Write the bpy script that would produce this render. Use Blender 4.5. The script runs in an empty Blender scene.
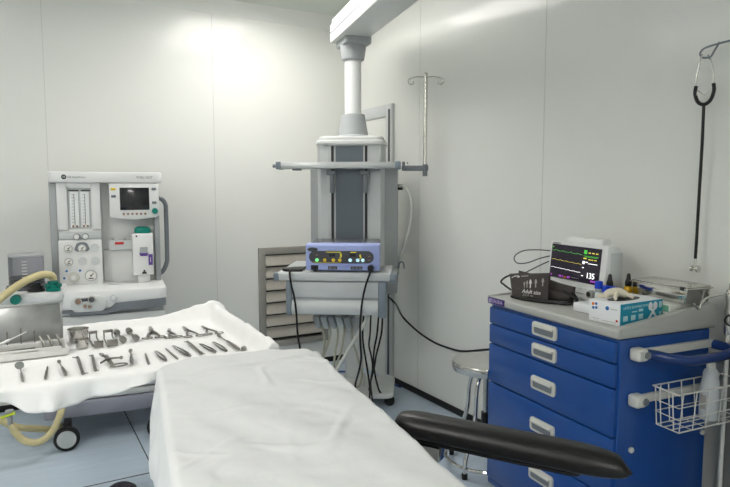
import bpy, bmesh, math, random
from math import sin, cos, pi, radians as R, atan2, sqrt, hypot
from mathutils import Vector, Matrix, noise
random.seed(7)
S = bpy.context.scene
COL = S.collection

# ------------------------------------------------------------------ materials
def lin(c):
    return tuple((v / 12.92 if v <= .04045 else ((v + .055) / 1.055) ** 2.4) for v in c)
MATS = {}
def mat(name, rgb, rough=.5, metal=0., var=.04, scale=30., bump=0., bscale=60., coat=0., trans=0., alpha=1., emit=None, estr=0., ior=1.45, stretch=None, spec=None):
    """procedural material: colour (sRGB 0-1) with a faint noise variation, roughness variation and optional bump"""
    m = bpy.data.materials.new(name); m.use_nodes = True
    nt = m.node_tree; b = nt.nodes['Principled BSDF']
    c = lin(rgb)
    tc = nt.nodes.new('ShaderNodeTexCoord')
    src = tc.outputs['Object']
    if stretch:
        mp = nt.nodes.new('ShaderNodeMapping'); mp.inputs['Scale'].default_value = stretch
        nt.links.new(src, mp.inputs['Vector']); src = mp.outputs['Vector']
    n = nt.nodes.new('ShaderNodeTexNoise'); n.inputs['Scale'].default_value = scale; n.inputs['Detail'].default_value = 3
    nt.links.new(src, n.inputs['Vector'])
    r = nt.nodes.new('ShaderNodeValToRGB')
    r.color_ramp.elements[0].position = .3; r.color_ramp.elements[1].position = .7
    r.color_ramp.elements[0].color = tuple(max(0, v * (1 - var)) for v in c) + (1,)
    r.color_ramp.elements[1].color = tuple(min(1, v * (1 + var)) for v in c) + (1,)
    nt.links.new(n.outputs['Fac'], r.inputs['Fac']); nt.links.new(r.outputs['Color'], b.inputs['Base Color'])
    b.inputs['Roughness'].default_value = rough; b.inputs['Metallic'].default_value = metal
    b.inputs['Coat Weight'].default_value = coat; b.inputs['Transmission Weight'].default_value = trans
    b.inputs['Alpha'].default_value = alpha; b.inputs['IOR'].default_value = ior
    if bump:
        n2 = nt.nodes.new('ShaderNodeTexNoise'); n2.inputs['Scale'].default_value = bscale; n2.inputs['Detail'].default_value = 4
        nt.links.new(src, n2.inputs['Vector'])
        bp = nt.nodes.new('ShaderNodeBump'); bp.inputs['Strength'].default_value = bump; bp.inputs['Distance'].default_value = .01
        nt.links.new(n2.outputs['Fac'], bp.inputs['Height']); nt.links.new(bp.outputs['Normal'], b.inputs['Normal'])
    if emit:
        b.inputs['Emission Color'].default_value = lin(emit) + (1,); b.inputs['Emission Strength'].default_value = estr
    if spec is not None: b.inputs['Specular IOR Level'].default_value = spec
    MATS[name] = m
    return m

def floor_material():
    m = mat('blue_vinyl', (.755, .815, .87), .30, 0, .05, 3., stretch=(1, 9, 1))
    return m

M = MATS
mat('wall_paint', (.895, .90, .88), .14, 0, .012, 1.2, spec=.27)
mat('ceiling_paint', (.80, .82, .79), .6, 0, .015, 2)
floor_material()
mat('black_rubber', (.07, .07, .075), .55, 0, .1, 40)
mat('seam', (.80, .81, .79), .4)
mat('white_plastic', (.90, .905, .90), .35, 0, .015, 12)
mat('off_white', (.84, .85, .84), .4, 0, .015, 12)
mat('light_grey', (.80, .815, .815), .4, 0, .02, 12)
mat('mid_grey', (.655, .67, .675), .45, 0, .02, 12)
mat('steel_grey', (.47, .49, .51), .4, .1, .03, 20)
mat('dark_grey', (.28, .29, .30), .45, 0, .04, 20)
mat('lavender_grey', (.60, .61, .66), .45, 0, .02, 10)
mat('slate_blue', (.385, .42, .45), .35, .15, .03, 6, stretch=(1, 1, .1))
mat('bumper_blue', (.50, .545, .58), .5)
mat('alu', (.74, .75, .75), .32, .6, .02, 30, stretch=(1, 1, 12))
mat('steel', (.80, .79, .77), .22, 1., .05, 40)
mat('tool_steel', (.56, .55, .53), .28, 1., .1, 60)
mat('chrome', (.86, .85, .83), .10, 1., .03, 20)
mat('louver_alu', (.62, .61, .58), .5, .35, .04, 30)
mat('louver_slat', (.72, .70, .66), .5, .2, .04, 30)
mat('louver_back', (.16, .16, .15), .7)
mat('sheet', (.875, .88, .88), .85, 0, .012, 14, bump=.45, bscale=7)
mat('drape', (.965, .965, .96), .85, 0, .012, 20, bump=.10, bscale=14)
mat('black_plastic', (.06, .06, .065), .4, 0, .1, 30)
mat('black_leather', (.085, .08, .08), .36, 0, .12, 90, bump=.08, bscale=260)
mat('black_cable', (.05, .05, .055), .45)
mat('cream_hose', (.70, .695, .62), .45, 0, .04, 30)
mat('white_hose', (.85, .86, .83), .4, 0, .02, 30)
mat('tan_hose', (.84, .79, .60), .42, 0, .05, 40)
mat('lime', (.80, .88, .25), .5)
mat('teal', (.03, .50, .44), .35, 0, .05, 20)
mat('smoke', (.74, .74, .78), .06, 0, .02, 10, trans=.85, alpha=1., ior=1.33)
mat('screen_dark', (.12, .125, .135), .15, 0, .05, 8, coat=.3)
mat('glass_tube', (.93, .94, .94), .1, 0, .02, 10)
mat('gauge_face', (.92, .92, .90), .3)
mat('copper_dot', (.60, .50, .42), .4)
mat('yellow_btn', (.90, .78, .20), .4)
mat('red', (.75, .12, .10), .4)
mat('purple', (.36, .25, .56), .4)
mat('ink', (.16, .17, .18), .5)
mat('grey_ink', (.45, .46, .46), .5)
mat('cart_blue', (.075, .28, .565), .28, 0, .03, 8, coat=.25)
mat('bar_blue', (.09, .20, .42), .25, 0, .03, 8, coat=.2)
mat('cart_grey', (.69, .695, .675), .42, 0, .02, 10)
mat('handle_grey', (.80, .80, .77), .4, 0, .02, 10)
mat('label_purple', (.24, .17, .42), .4)
mat('label_ink', (.80, .74, .90), .5)
mat('wire_white', (.82, .82, .80), .35)
mat('esu_lilac', (.66, .71, .91), .35, 0, .02, 8)
mat('esu_top', (.42, .43, .47), .25, .2, .05, 8)
mat('panel_dark', (.32, .32, .34), .3, 0, .05, 20)
mat('led_yellow', (.95, .90, .2), .4, emit=(.95, .9, .15), estr=.45)
mat('led_green', (.55, .9, .6), .4, emit=(.4, .9, .5), estr=.5)
mat('led_white', (.8, .9, .95), .4, emit=(.7, .9, .95), estr=.4)
mat('cuff_brown', (.215, .19, .185), .6, 0, .1, 60, bump=.1, bscale=300)
mat('white_print', (.86, .85, .83), .6)
mat('grey_print', (.62, .60, .58), .6)
mat('faint_print', (.42, .40, .39), .6)
mat('monitor_screen', (.10, .085, .11), .15, 0, .3, 8, emit=(.16, .14, .18), estr=.4)
mat('trace_green', (.3, .8, .3), .5, emit=(.35, .75, .25), estr=.28)
mat('trace_yellow', (.9, .85, .3), .5, emit=(.85, .8, .3), estr=.28)
mat('trace_white', (.9, .9, .9), .5, emit=(.95, .95, .95), estr=.9)
mat('trace_purple', (.7, .3, .8), .5, emit=(.55, .25, .65), estr=.28)
mat('cap_blue', (.06, .24, .75), .35)
mat('tube_clear', (.88, .92, .92), .1, 0, .02, 10, trans=.6)
mat('tube_label', (.86, .90, .90), .5)
mat('bottle_yellow', (.90, .70, .10), .35)
mat('box_white', (.91, .92, .93), .45, 0, .015, 12)
mat('box_blue', (.10, .58, .70), .4, 0, .04, 6)
mat('box_pale', (.75, .88, .90), .5)
mat('orange', (.88, .48, .15), .5)
mat('dot_blue', (.12, .42, .68), .5)
mat('glove_latex', (.88, .85, .77), .55, 0, .03, 30, bump=.15, bscale=60)
mat('pack_green', (.45, .68, .58), .5)
mat('pack_white', (.86, .87, .84), .5, 0, .06, 40)
mat('clear_bottle', (.93, .95, .96), .18, 0, .01, 10, trans=.42, ior=1.2)
mat('liquid', (.82, .86, .90), .1, 0, .02, 10, trans=.3, ior=1.2)
mat('lid_metal', (.66, .665, .66), .30, .75, .10, 14, bump=.3, bscale=9)
mat('cassette_white', (.87, .87, .86), .4)
mat('dome_purple', (.16, .12, .20), .4)
mat('far_grey', (.42, .425, .42), .55)
mat('cord_blue', (.10, .25, .55), .45)
mat('lamp_glow', (1, 1, 1), .5, emit=(1, .983, .968), estr=7.4)
mat('fill_glow_left', (1, 1, 1), .5, emit=(1, .983, .968), estr=14)  # glow of the fill fixture added on the left
mat('fill_glow_near', (1, 1, 1), .5, emit=(1, .983, .968), estr=11)  # glow of the fill fixture added behind the viewer
mat('lamp_glow_soft', (1, 1, 1), .5, emit=(1, .983, .968), estr=2)

# ------------------------------------------------------------------ mesh helper
class MB:
    def __init__(s): s.bm = bmesh.new()
    def box(s, x0, x1, y0, y1, z0, z1, bev=0., seg=2, rot=None, ctr=None):
        m = Matrix.Translation(((x0 + x1) / 2, (y0 + y1) / 2, (z0 + z1) / 2)) @ Matrix.Diagonal((abs(x1 - x0), abs(y1 - y0), abs(z1 - z0), 1))
        r = bmesh.ops.create_cube(s.bm, size=1, matrix=m)
        vs = r['verts']
        if bev:
            es = list({e for v in vs for e in v.link_edges})
            rr = bmesh.ops.bevel(s.bm, geom=es, offset=min(bev, .49 * min(abs(x1 - x0), abs(y1 - y0), abs(z1 - z0))), segments=seg, profile=.5, affect='EDGES')
            vs = list({v for f in rr['faces'] for v in f.verts} | {v for v in vs if v.is_valid})
        if rot is not None:
            c = Vector(ctr) if ctr else Vector(((x0 + x1) / 2, (y0 + y1) / 2, (z0 + z1) / 2))
            bmesh.ops.rotate(s.bm, verts=vs, cent=c, matrix=rot.to_3x3())
        return s
    def prism(s, pts, axis, a, b, bev=0., seg=2):
        """2D outline pts swept from a to b along axis ('x': pts=(y,z); 'y': pts=(x,z); 'z': pts=(x,y))"""
        def P(p, t): return {'x': (t, p[0], p[1]), 'y': (p[0], t, p[1]), 'z': (p[0], p[1], t)}[axis]
        A = [s.bm.verts.new(P(p, a)) for p in pts]; B = [s.bm.verts.new(P(p, b)) for p in pts]
        n = len(pts); fs = [s.bm.faces.new(A), s.bm.faces.new(B)]
        for i in range(n): fs.append(s.bm.faces.new((A[i], A[(i + 1) % n], B[(i + 1) % n], B[i])))
        bmesh.ops.recalc_face_normals(s.bm, faces=fs)
        if bev:
            es = list(fs[0].edges) + list(fs[1].edges)
            bmesh.ops.bevel(s.bm, geom=es, offset=bev, segments=seg, profile=.5, affect='EDGES')
        return s
    def tube(s, pts, r, seg=8, closed=False, smooth=0, radii=None, flat=1.):
        pts = [Vector(p) for p in pts]
        if smooth:
            pts = spline(pts, smooth, closed)
        n = len(pts); rings = []; up = None
        for i, p in enumerate(pts):
            if closed: t = (pts[(i + 1) % n] - pts[i - 1]).normalized()
            else: t = (pts[min(i + 1, n - 1)] - pts[max(i - 1, 0)]).normalized()
            if up is None:
                up = t.orthogonal().normalized()
                if flat != 1.:
                    up = Vector((0, 0, 1)) - t * t.z; up.normalize()
            else:
                up = (up - t * up.dot(t))
                if up.length < 1e-6: up = t.orthogonal()
                up.normalize()
            bi = t.cross(up)
            rr = radii(i / max(1, n - 1)) if radii else r
            rings.append([s.bm.verts.new(p + (up * cos(2 * pi * k / seg) * flat + bi * sin(2 * pi * k / seg)) * rr) for k in range(seg)])
        rg = range(n if closed else n - 1)
        for i in rg:
            a, b = rings[i], rings[(i + 1) % n]
            off = 0
            if closed and i == n - 1:
                off = min(range(seg), key=lambda o: (a[0].co - b[o].co).length)
            for k in range(seg):
                s.bm.faces.new((a[k], a[(k + 1) % seg], b[(k + 1 + off) % seg], b[(k + off) % seg]))
        if not closed:
            s.bm.faces.new(rings[0][::-1]); s.bm.faces.new(rings[-1])
        return s
    def cyl(s, p0, p1, r, r1=None, seg=24):
        p0, p1 = Vector(p0), Vector(p1); r1 = r if r1 is None else r1
        return s.tube([p0, p1], r, seg, radii=lambda t: r + (r1 - r) * t)
    def lathe(s, prof, c=(0, 0, 0), axis='z', seg=32, capped=True):
        c = Vector(c)
        def P(rad, h, k):
            a = 2 * pi * k / seg; u, v = rad * cos(a), rad * sin(a)
            return c + Vector({'z': (u, v, h), 'y': (u, h, v), 'x': (h, u, v)}[axis])
        rings = [[s.bm.verts.new(P(r, h, k)) for k in range(seg)] for r, h in prof]
        fs = []
        for a, b in zip(rings, rings[1:]):
            for k in range(seg): fs.append(s.bm.faces.new((a[k], a[(k + 1) % seg], b[(k + 1) % seg], b[k])))
        if capped:
            fs.append(s.bm.faces.new(rings[0][::-1])); fs.append(s.bm.faces.new(rings[-1]))
        bmesh.ops.recalc_face_normals(s.bm, faces=fs)
        return s
    def ball(s, c, r, sc=(1, 1, 1), seg=16):
        bmesh.ops.create_uvsphere(s.bm, u_segments=seg, v_segments=seg // 2, radius=r, matrix=Matrix.Translation(c) @ Matrix.Diagonal((*sc, 1)))
        return s
    def ring(s, c, R_, r, axis='z', seg=28, sx=1., n=8):
        c = Vector(c); pts = []
        for k in range(seg):
            a = 2 * pi * k / seg; u, v = R_ * cos(a) * sx, R_ * sin(a)
            pts.append(c + Vector({'z': (u, v, 0), 'y': (u, 0, v), 'x': (0, u, v)}[axis]))
        return s.tube(pts, r, n, closed=True)
    def grid(s, f, nu, nv):
        V = [[s.bm.verts.new(f(i / nu, j / nv)) for j in range(nv + 1)] for i in range(nu + 1)]
        for i in range(nu):
            for j in range(nv): s.bm.faces.new((V[i][j], V[i + 1][j], V[i + 1][j + 1], V[i][j + 1]))
        return s
    def build(s, name, m, parent=None, loc=None, rz=0., sharp=38, thick=0.):
        if len(s.bm.faces): bmesh.ops.recalc_face_normals(s.bm, faces=list(s.bm.faces)) if not thick else None
        me = bpy.data.meshes.new(name); s.bm.to_mesh(me); s.bm.free()
        for p in me.polygons: p.use_smooth = True
        me.set_sharp_from_angle(angle=R(sharp))
        me.materials.append(MATS[m])
        o = bpy.data.objects.new(name, me); COL.objects.link(o)
        if parent: o.parent = parent
        if loc: o.location = loc
        o.rotation_euler.z = rz
        if thick:
            md = o.modifiers.new('cloth_thickness', 'SOLIDIFY'); md.thickness = thick; md.offset = -1
        return o

def spline(pts, k, closed=False):
    out = []; n = len(pts)
    for i in range(n if closed else n - 1):
        if closed: a, b, c, d = pts[i - 1], pts[i], pts[(i + 1) % n], pts[(i + 2) % n]
        else: a, b, c, d = pts[max(i - 1, 0)], pts[i], pts[i + 1], pts[min(i + 2, n - 1)]
        for j in range(k):
            t = j / k
            out.append(.5 * ((2 * b) + (c - a) * t + (2 * a - 5 * b + 4 * c - d) * t * t + (3 * b - a - 3 * c + d) * t ** 3))
    if not closed: out.append(pts[-1])
    return out

def text(name, body, size, loc, rot, m, parent=None, align='LEFT', depth=.0006, sx=1.):
    c = bpy.data.curves.new(name, 'FONT'); c.body = body; c.size = size; c.extrude = depth; c.align_x = align; c.align_y = 'CENTER'; c.resolution_u = 2
    t = bpy.data.objects.new('tmp', c); COL.objects.link(t)
    bpy.context.view_layer.update()
    me = bpy.data.meshes.new_from_object(t); bpy.data.objects.remove(t)
    me.materials.clear(); me.materials.append(MATS[m])
    o = bpy.data.objects.new(name, me); COL.objects.link(o); o.parent = parent
    o.location = loc; o.rotation_euler = rot; o.scale.x = sx
    return o

def tag(o, label, cat, group=None, kind=None):
    o['label'] = label; o['category'] = cat
    if group: o['group'] = group
    if kind: o['kind'] = kind
    return o
def thing(name, label, cat, loc=(0, 0, 0), rz=0., group=None):
    o = bpy.data.objects.new(name, None); o.empty_display_size = .1; COL.objects.link(o)
    o.location = loc; o.rotation_euler.z = rz
    return tag(o, label, cat, group)
def struct(o, label=None, cat=None):
    o['kind'] = 'structure'
    if label: o['label'] = label
    if cat: o['category'] = cat
    return o
def copy_tree(o, parent=None):
    c = o.copy(); COL.objects.link(c); c.parent = parent
    for ch in list(o.children): copy_tree(ch, c)
    return c
FRONT = (R(90), 0, 0)
def rrect(x0, x1, y0, y1, r, n=5):
    P = []
    for cx, cy, a0 in ((x1 - r, y1 - r, 0), (x0 + r, y1 - r, 90), (x0 + r, y0 + r, 180), (x1 - r, y0 + r, 270)):
        for i in range(n + 1):
            a = R(a0 + 90 * i / n); P.append((cx + r * cos(a), cy + r * sin(a)))
    return P

# ------------------------------------------------------------------ room shell
XR, YB, HC = 2.52, 4.72, 2.93
XL, YF = -2.3, -1.9
struct(MB().box(XL, XR, YF, YB, -.06, 0).build('floor', 'blue_vinyl'), 'pale blue vinyl floor with dark seams', 'floor')
struct(MB().box(XL, XR, YF, YB, HC, HC + .06).build('ceiling', 'ceiling_paint'), 'plain pale ceiling above the pendant', 'ceiling')
struct(MB().box(XL - .06, XR + .06, YB, YB + .06, -.06, HC + .06).build('wall_back', 'wall_paint'), 'glossy white back wall behind the anaesthesia machine', 'wall')
struct(MB().box(XR, XR + .06, YF, YB, -.06, HC + .06).build('wall_right', 'wall_paint'), 'glossy white right wall behind the blue cart', 'wall')
struct(MB().box(XL - .06, XL, YF, YB, -.06, HC + .06).build('wall_left', 'wall_paint'), 'white wall on the left', 'wall')
struct(MB().box(XL - .06, XR + .06, YF - .06, YF, -.06, HC + .06).build('wall_front', 'wall_paint'), 'white wall behind the viewer', 'wall')
struct(MB().box(XR - .012, XR, YF, 3.94, 0, .045, .004).build('baseboard_right', 'black_rubber'), 'thin black skirting along the right wall', 'baseboard')
struct(MB().box(XL, XR, YB - .012, YB, 0, .045, .004).build('baseboard_back', 'black_rubber'), 'thin black skirting along the back wall', 'baseboard')
struct(MB().prism([(YB, HC), (YB - .09, HC), (YB - .06, HC - .03), (YB - .015, HC - .07), (YB, HC - .10)], 'x', XL, XR).build('trim_1', 'wall_paint'), 'curved cove along the back wall top', 'trim')
for i, x in enumerate((.21, 1.36, -.95)):
    struct(MB().box(x - .002, x + .002, YB - .0015, YB, .05, HC - .1).build('trim_%d' % (i + 2), 'seam'), None, 'trim')
for i, y in enumerate((2.44, .05, 3.62)):
    struct(MB().box(XR - .0015, XR, y - .002, y + .002, .05, HC).build('trim_%d' % (i + 5), 'seam'), None, 'trim')
struct(MB().box(-1.2, .95, 3.286, 3.294, 0, .0008).build('trim_8', 'black_rubber'), None, 'trim')
struct(MB().box(.585, .591, 3.294, YB, 0, .0008).build('trim_9', 'black_rubber'), None, 'trim')
# door in the right wall beside the corner
d = thing('door_1', 'grey framed door in the right wall behind the pendant', 'door', (XR, 3.95, 0)); d['kind'] = 'structure'
MB().box(-.03, 0, 0, .085, 0, 2.15, .004).box(-.03, 0, .62, .70, 0, 2.15, .004).box(-.03, 0, .085, .62, 2.06, 2.15, .004).build('frame', 'light_grey', d)
MB().box(-.018, 0, .10, .62, .01, 2.06).build('leaf', 'wall_paint', d)
MB().box(-.034, -.028, .018, .040, .06, 2.11).build('gasket', 'dark_grey', d)

# ceiling lamps, plus two added fill fixtures
def ceiling_lamp(x, y, label, glow='lamp_glow'):
    t = thing('ceiling_light', label, 'lamp', (x, y, HC), 0, 'recessed ceiling lights')
    MB().box(-.32, .32, -.62, -.59, -.02, 0).box(-.32, .32, .59, .62, -.02, 0).box(-.32, -.29, -.59, .59, -.02, 0).box(.29, .32, -.59, .59, -.02, 0).build('frame', 'white_plastic', t)
    MB().box(-.29, .29, -.59, .59, -.012, -.004).build('diffuser', glow, t)
ceiling_lamp(1.56, 3.68, 'long ceiling light nearest the pendant corner')
ceiling_lamp(-.25, 3.25, 'long ceiling light above the anaesthesia machine side of the room', 'lamp_glow_soft')
ceiling_lamp(-1.75, 1.3, 'added unseen fill light on the ceiling left of the instrument trolley', 'fill_glow_left')  # added fill for right wall and floor, its wall glare kept out of view
ceiling_lamp(-.55, -1.1, 'added unseen fill light on the ceiling behind the viewer', 'fill_glow_near')  # second added fill, invented to lift the near side of the room

# louvred vent in the back wall
v = thing('vent_grille', 'grey metal louvred vent low in the back wall', 'vent', (1.70, YB, .20))
W, H = .62, .83
MB().box(0, .055, -.03, 0, 0, H, .004).box(W - .055, W, -.03, 0, 0, H, .004).box(.055, W - .055, -.03, 0, 0, .055, .004).box(.055, W - .055, -.03, 0, H - .055, H, .004).build('frame', 'louver_alu', v)
MB().box(.05, W - .05, -.004, -.001, .05, H - .05).build('backing', 'louver_back', v)
for k in range(7):
    z = .072 + k * .100
    MB().prism([(-.005, z + .090), (-.012, z + .094), (-.040, z + .014), (-.034, z + .008)], 'x', .055, W - .055).build('slat', 'louver_slat', v)

# ------------------------------------------------------------------ anaesthesia machine
A = thing('anesthesia_machine', 'white anaesthesia machine with gauges, small screen and vaporizer by the back wall', 'medical machine', (.392, 3.901, 0), R(-8))
gx = lambda u: -.251 + (u - 49) * .00582        # panel grid (column, row) of the machine's face -> metres
gz = lambda v: 1.61 - (v - 172) * .00632
MB().box(-.30, .42, 0, .62, .150, .245, .012).build('base', 'lavender_grey', A)
MB().box(-.29, .41, .012, .61, .250, .29, .01).build('base_lip', 'off_white', A)
MB().box(-.20, .39, .05, .60, .29, .79, .01).build('cabinet', 'light_grey', A)
b = MB().box(-.192, .394, .0, .05, .30, .52, .012).box(-.192, .394, .0, .05, .535, .762, .012).build('drawer', 'off_white', A)
# work surface
MB().prism(rrect(-.195, .405, -.03, .62, .05), 'z', .80, .91, .014).build('worktop', 'white_plastic', A)
f = MB().prism([(-.185, .80), (-.14, .80), (-.10, .795), (.07, .795), (.11, .832), (.395, .845), (.395, .80), (.12, .785), (.08, .772), (-.12, .772), (-.15, .785), (-.185, .785)], 'y', -.036, -.01).build('fascia_strip', 'steel_grey', A)
f = MB().prism(rrect(-.13, .06, .79, .88, .035), 'y', -.042, -.02, .003).build('indicator_plate', 'off_white', A)
for x, z, r, m in ((-.09, .855, .020, 'copper_dot'), (-.018, .862, .020, 'dark_grey'), (-.054, .826, .013, 'copper_dot'), (-.03, .822, .012, 'copper_dot')):
    MB().lathe([(r, -.052), (r, -.03)], (x, 0, z), 'y').build('indicator_dial', 'steel', f)
    MB().lathe([(r * .75, -.054), (r * .75, -.04)], (x, 0, z), 'y').build('dial_face', m, f)
MB().box(-.076, -.034, -.046, -.03, .852, .872, .005).build('indicator_window', 'dark_grey', f)
k = MB().lathe([(.021, -.046), (.021, -.02)], (.10, 0, .862), 'y').build('lock_knob', 'light_grey', A)
MB().lathe([(.012, -.054), (.012, -.03)], (.10, 0, .862), 'y').build('lock_barrel', 'white_plastic', k)
# upper body
for a_, b_ in ((49.5, 56.5), (153.5, 159)): MB().box(gx(a_), gx(b_), .27, .62, .91, 1.545, .006).build('side_column', 'mid_grey', A)
MB().box(gx(56), gx(154), .37, .62, .91, 1.545).build('back_panel', 'white_plastic', A)
cap = MB().prism(rrect(-.25, .41, .235, .64, .03), 'z', 1.545, 1.612, .010).build('top_cap', 'white_plastic', A)
lg = MB().lathe([(.0145, .2345), (.0145, .24)], (gx(64.8), 0, 1.580), 'y').build('emblem', 'ink', cap)
text('emblem_letters', 'GE', .016, (gx(64.8), .2338, 1.580), FRONT, 'white_plastic', cap, 'CENTER')
text('maker_lettering', 'GE Healthcare', .018, (gx(68.3), .2345, 1.579), FRONT, 'grey_ink', cap, sx=.95)
text('model_lettering', '9100c NXT', .023, (gx(136), .2345, 1.579), FRONT, 'grey_ink', cap, sx=.88)
# left gauge panel with flow tubes
x0, x1 = gx(56.5), gx(99)
gp = MB().box(x0, gx(66.5), .265, .42, 1.255, 1.545, .004).box(gx(90), x1, .265, .42, 1.255, 1.545, .004).box(gx(66.5), gx(90), .265, .42, gz(187.5), 1.545, .004).box(gx(66.5), gx(90), .30, .42, 1.255, gz(187.5)).box(x0, x1, .285, .42, 1.19, 1.257, .003).box(x0, x1, .255, .42, .905, 1.19, .005).build('gauge_panel', 'white_plastic', A)
MB().box(gx(66.5), gx(90), .288, .299, gz(228), gz(187.5)).build('flow_recess', 'light_grey', gp)
for u in (73.2, 83.6):
    q = MB().box(gx(u - 4.3), gx(u + 4.3), .278, .290, gz(226.5), gz(191), .003).build('flow_tube', 'glass_tube', gp)
    mm = MB()
    for i in range(10): mm.box(gx(u - 2.5), gx(u - .6), .2765, .279, gz(194 + i * 3) - .0012, gz(194 + i * 3) + .0012)
    mm.box(gx(u - .3), gx(u + .3), .2765, .279, gz(224), gz(193)); mm.build('scale_marks', 'grey_ink', q)
    for du in (-1.8, 1.8): MB().ball((gx(u + du), .277, gz(225)), .007).build('float', 'copper_dot', q)
mm = MB().box(gx(68), gx(78), .2985 - .012, .29, gz(190.6), gz(189.2)).box(gx(80), gx(89), .2985 - .012, .29, gz(190.6), gz(189.2)).build('flow_label', 'dark_grey', gp)
MB().box(x0 + .006, x1 - .004, .258, .29, 1.186, 1.194, .002).box(x0 + .006, x1 - .004, .272, .286, 1.196, 1.240, .002).build('knob_ledge', 'light_grey', gp)
for u in (74.5, 83):
    kn = MB().lathe([(.019, .245), (.019, .275)], (gx(u), 0, gz(235)), 'y').build('flow_knob', 'steel_grey', gp)
    MB().lathe([(.0155, .238), (.0155, .26)], (gx(u), 0, gz(235)), 'y').build('knob_cap', 'white_plastic', kn)
def gauge(u, w, r, dial=True, name='pressure_gauge'):
    g = MB().lathe([(r, .246), (r, .26)], (gx(u), 0, gz(w)), 'y').build(name, 'alu' if dial else 'light_grey', gp)
    if dial:
        MB().lathe([(r * .82, .2445), (r * .82, .25)], (gx(u), 0, gz(w)), 'y').build('gauge_face', 'gauge_face', g)
        MB().box(gx(u) - .0018, gx(u) + .0018, .2425, .2446, gz(w) - .002, gz(w) + r * .6, rot=Matrix.Rotation(R(50), 4, 'Y'), ctr=(gx(u), .2435, gz(w))).box(gx(u) - r * .4, gx(u) + r * .4, .2425, .2446, gz(w) - r * .55, gz(w) - r * .38).build('needle', 'ink', g)
        MB().lathe([(r * .16, .241), (r * .16, .245)], (gx(u), 0, gz(w)), 'y', 12).build('hub', 'ink', g)
    return g
gauge(66, 246.5, .0245); gauge(79.3, 246.5, .0245); gauge(66, 259.5, .024)
for u, w in ((92, 246.5), (79.3, 259.5), (92, 259.5)): gauge(u, w, .0255, False, 'blank_disc')
MB().prism([(-.044, -.006), (-.03, .03), (-.012, .038), (.012, .038), (.03, .03), (.044, -.006), (.03, -.02), (-.03, -.02)], 'y', .249, .2545).build('selector_plate', 'steel_grey', gp).location = (gx(79.3), 0, gz(246.5))
gauge(87, 274, .036, name='airway_gauge')
kn = MB().lathe([(.031, .235), (.033, .245), (.033, .256)], (gx(70), 0, gz(275)), 'y').build('valve_knob', 'handle_grey', gp)
MB().lathe([(.014, .229), (.014, .236)], (gx(70), 0, gz(275)), 'y').build('knob_cap', 'white_plastic', kn)
for u, w in ((61, 275.5), (63.5, 268.5), (76.5, 268.5)): MB().lathe([(.007, .250), (.007, .256)], (gx(u), 0, gz(w)), 'y', 12).build('rivet', 'dot_blue', gp)
# small screen unit
sc = MB().prism([(gx(108), gz(183)), (gx(158.5), gz(183)), (gx(158.5), gz(215)), (gx(155), gz(217)), (gx(133), gz(219)), (gx(111), gz(217)), (gx(108), gz(215))], 'y', .225, .40, .006).build('display_unit', 'white_plastic', A)
MB().box(gx(118.5), gx(148.5), .2215, .228, gz(209.3), gz(187), .002).build('screen', 'screen_dark', sc)
for u in (122, 126.4, 130.8, 135.2, 139.6, 144): MB().lathe([(.0075, .219), (.0075, .228)], (gx(u), 0, gz(213.2)), 'y', 14).build('soft_key', 'copper_dot', sc)
kn = MB().lathe([(.017, .206), (.019, .212), (.019, .228)], (gx(154), 0, gz(210.5)), 'y').build('rotary_knob', 'teal', sc)
for u, w, m in ((112.3, 188.5, 'yellow_btn'), (112.3, 195.6, 'steel_grey'), (153.6, 188.3, 'steel_grey'), (153.6, 202, 'steel_grey')):
    MB().box(gx(u) - .014, gx(u) + .014, .2195, .228, gz(w) - .008, gz(w) + .008, .004).build('button', m, sc)
# lower ledge, power block, vaporizer
MB().box(gx(99.5), gx(153), .34, .43, .905, gz(250), .006).build('lower_panel', 'white_plastic', A)
MB().box(gx(147), gx(153.5), .32, .42, .905, gz(226), .006).build('side_fin', 'white_plastic', A)
pb = MB().box(gx(106), gx(130), .30, .42, gz(250), gz(240), .005).build('power_block', 'light_grey', A)
MB().box(gx(112), gx(121), .296, .303, gz(244.5), gz(242), .001).build('red_label', 'red', pb)
for u in (110, 122): MB().cyl((gx(u), .33, gz(241)), (gx(u), .33, gz(238.5)), .009, seg=12).build('stud', 'steel', pb)
vp = MB().box(gx(129.5), gx(151), .20, .33, gz(275), gz(233), .008).box(gx(134), gx(147), .23, .32, .905, gz(274), .006).build('vaporizer', 'white_plastic', A)
MB().lathe([(.048, gz(233.5)), (.05, gz(231)), (.048, gz(228)), (.03, gz(226.3))], (gx(140.7), .265, 0), 'z', 32).build('dial', 'teal', vp)
MB().prism([(-.022, .04), (.022, .04), (.025, 0), (-.025, 0)], 'y', .194, .205).build('gauge_recess', 'mid_grey', vp).location = (gx(141), 0, gz(253))
MB().prism([(-.028, 0), (.028, 0), (.020, -.018), (-.020, -.018)], 'y', .192, .205).build('agent_mark', 'purple', vp).location = (gx(141), 0, gz(252.6))
q = MB().box(gx(145.6), gx(150), .194, .204, gz(265), gz(254), .002).build('agent_label', 'purple', vp)
MB().box(gx(147.5), gx(148.0), .1925, .1945, gz(262), gz(257)).build('label_lines', 'white_print', q)
MB().prism([(-.016, 0), (.016, 0), (.010, .014), (-.010, .014)], 'y', .192, .204).build('drain_slot', 'ink', vp).location = (gx(141), 0, gz(273.6))
for w in (235.5, 270.5): MB().lathe([(.006, .196), (.006, .204)], (gx(141 if w > 240 else 134), 0, gz(w)), 'y', 10).build('screw', 'ink', vp)
MB().ball((gx(112), .22, .912), .05, (1, .9, .1)).build('small_tray', 'light_grey', A)
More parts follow.
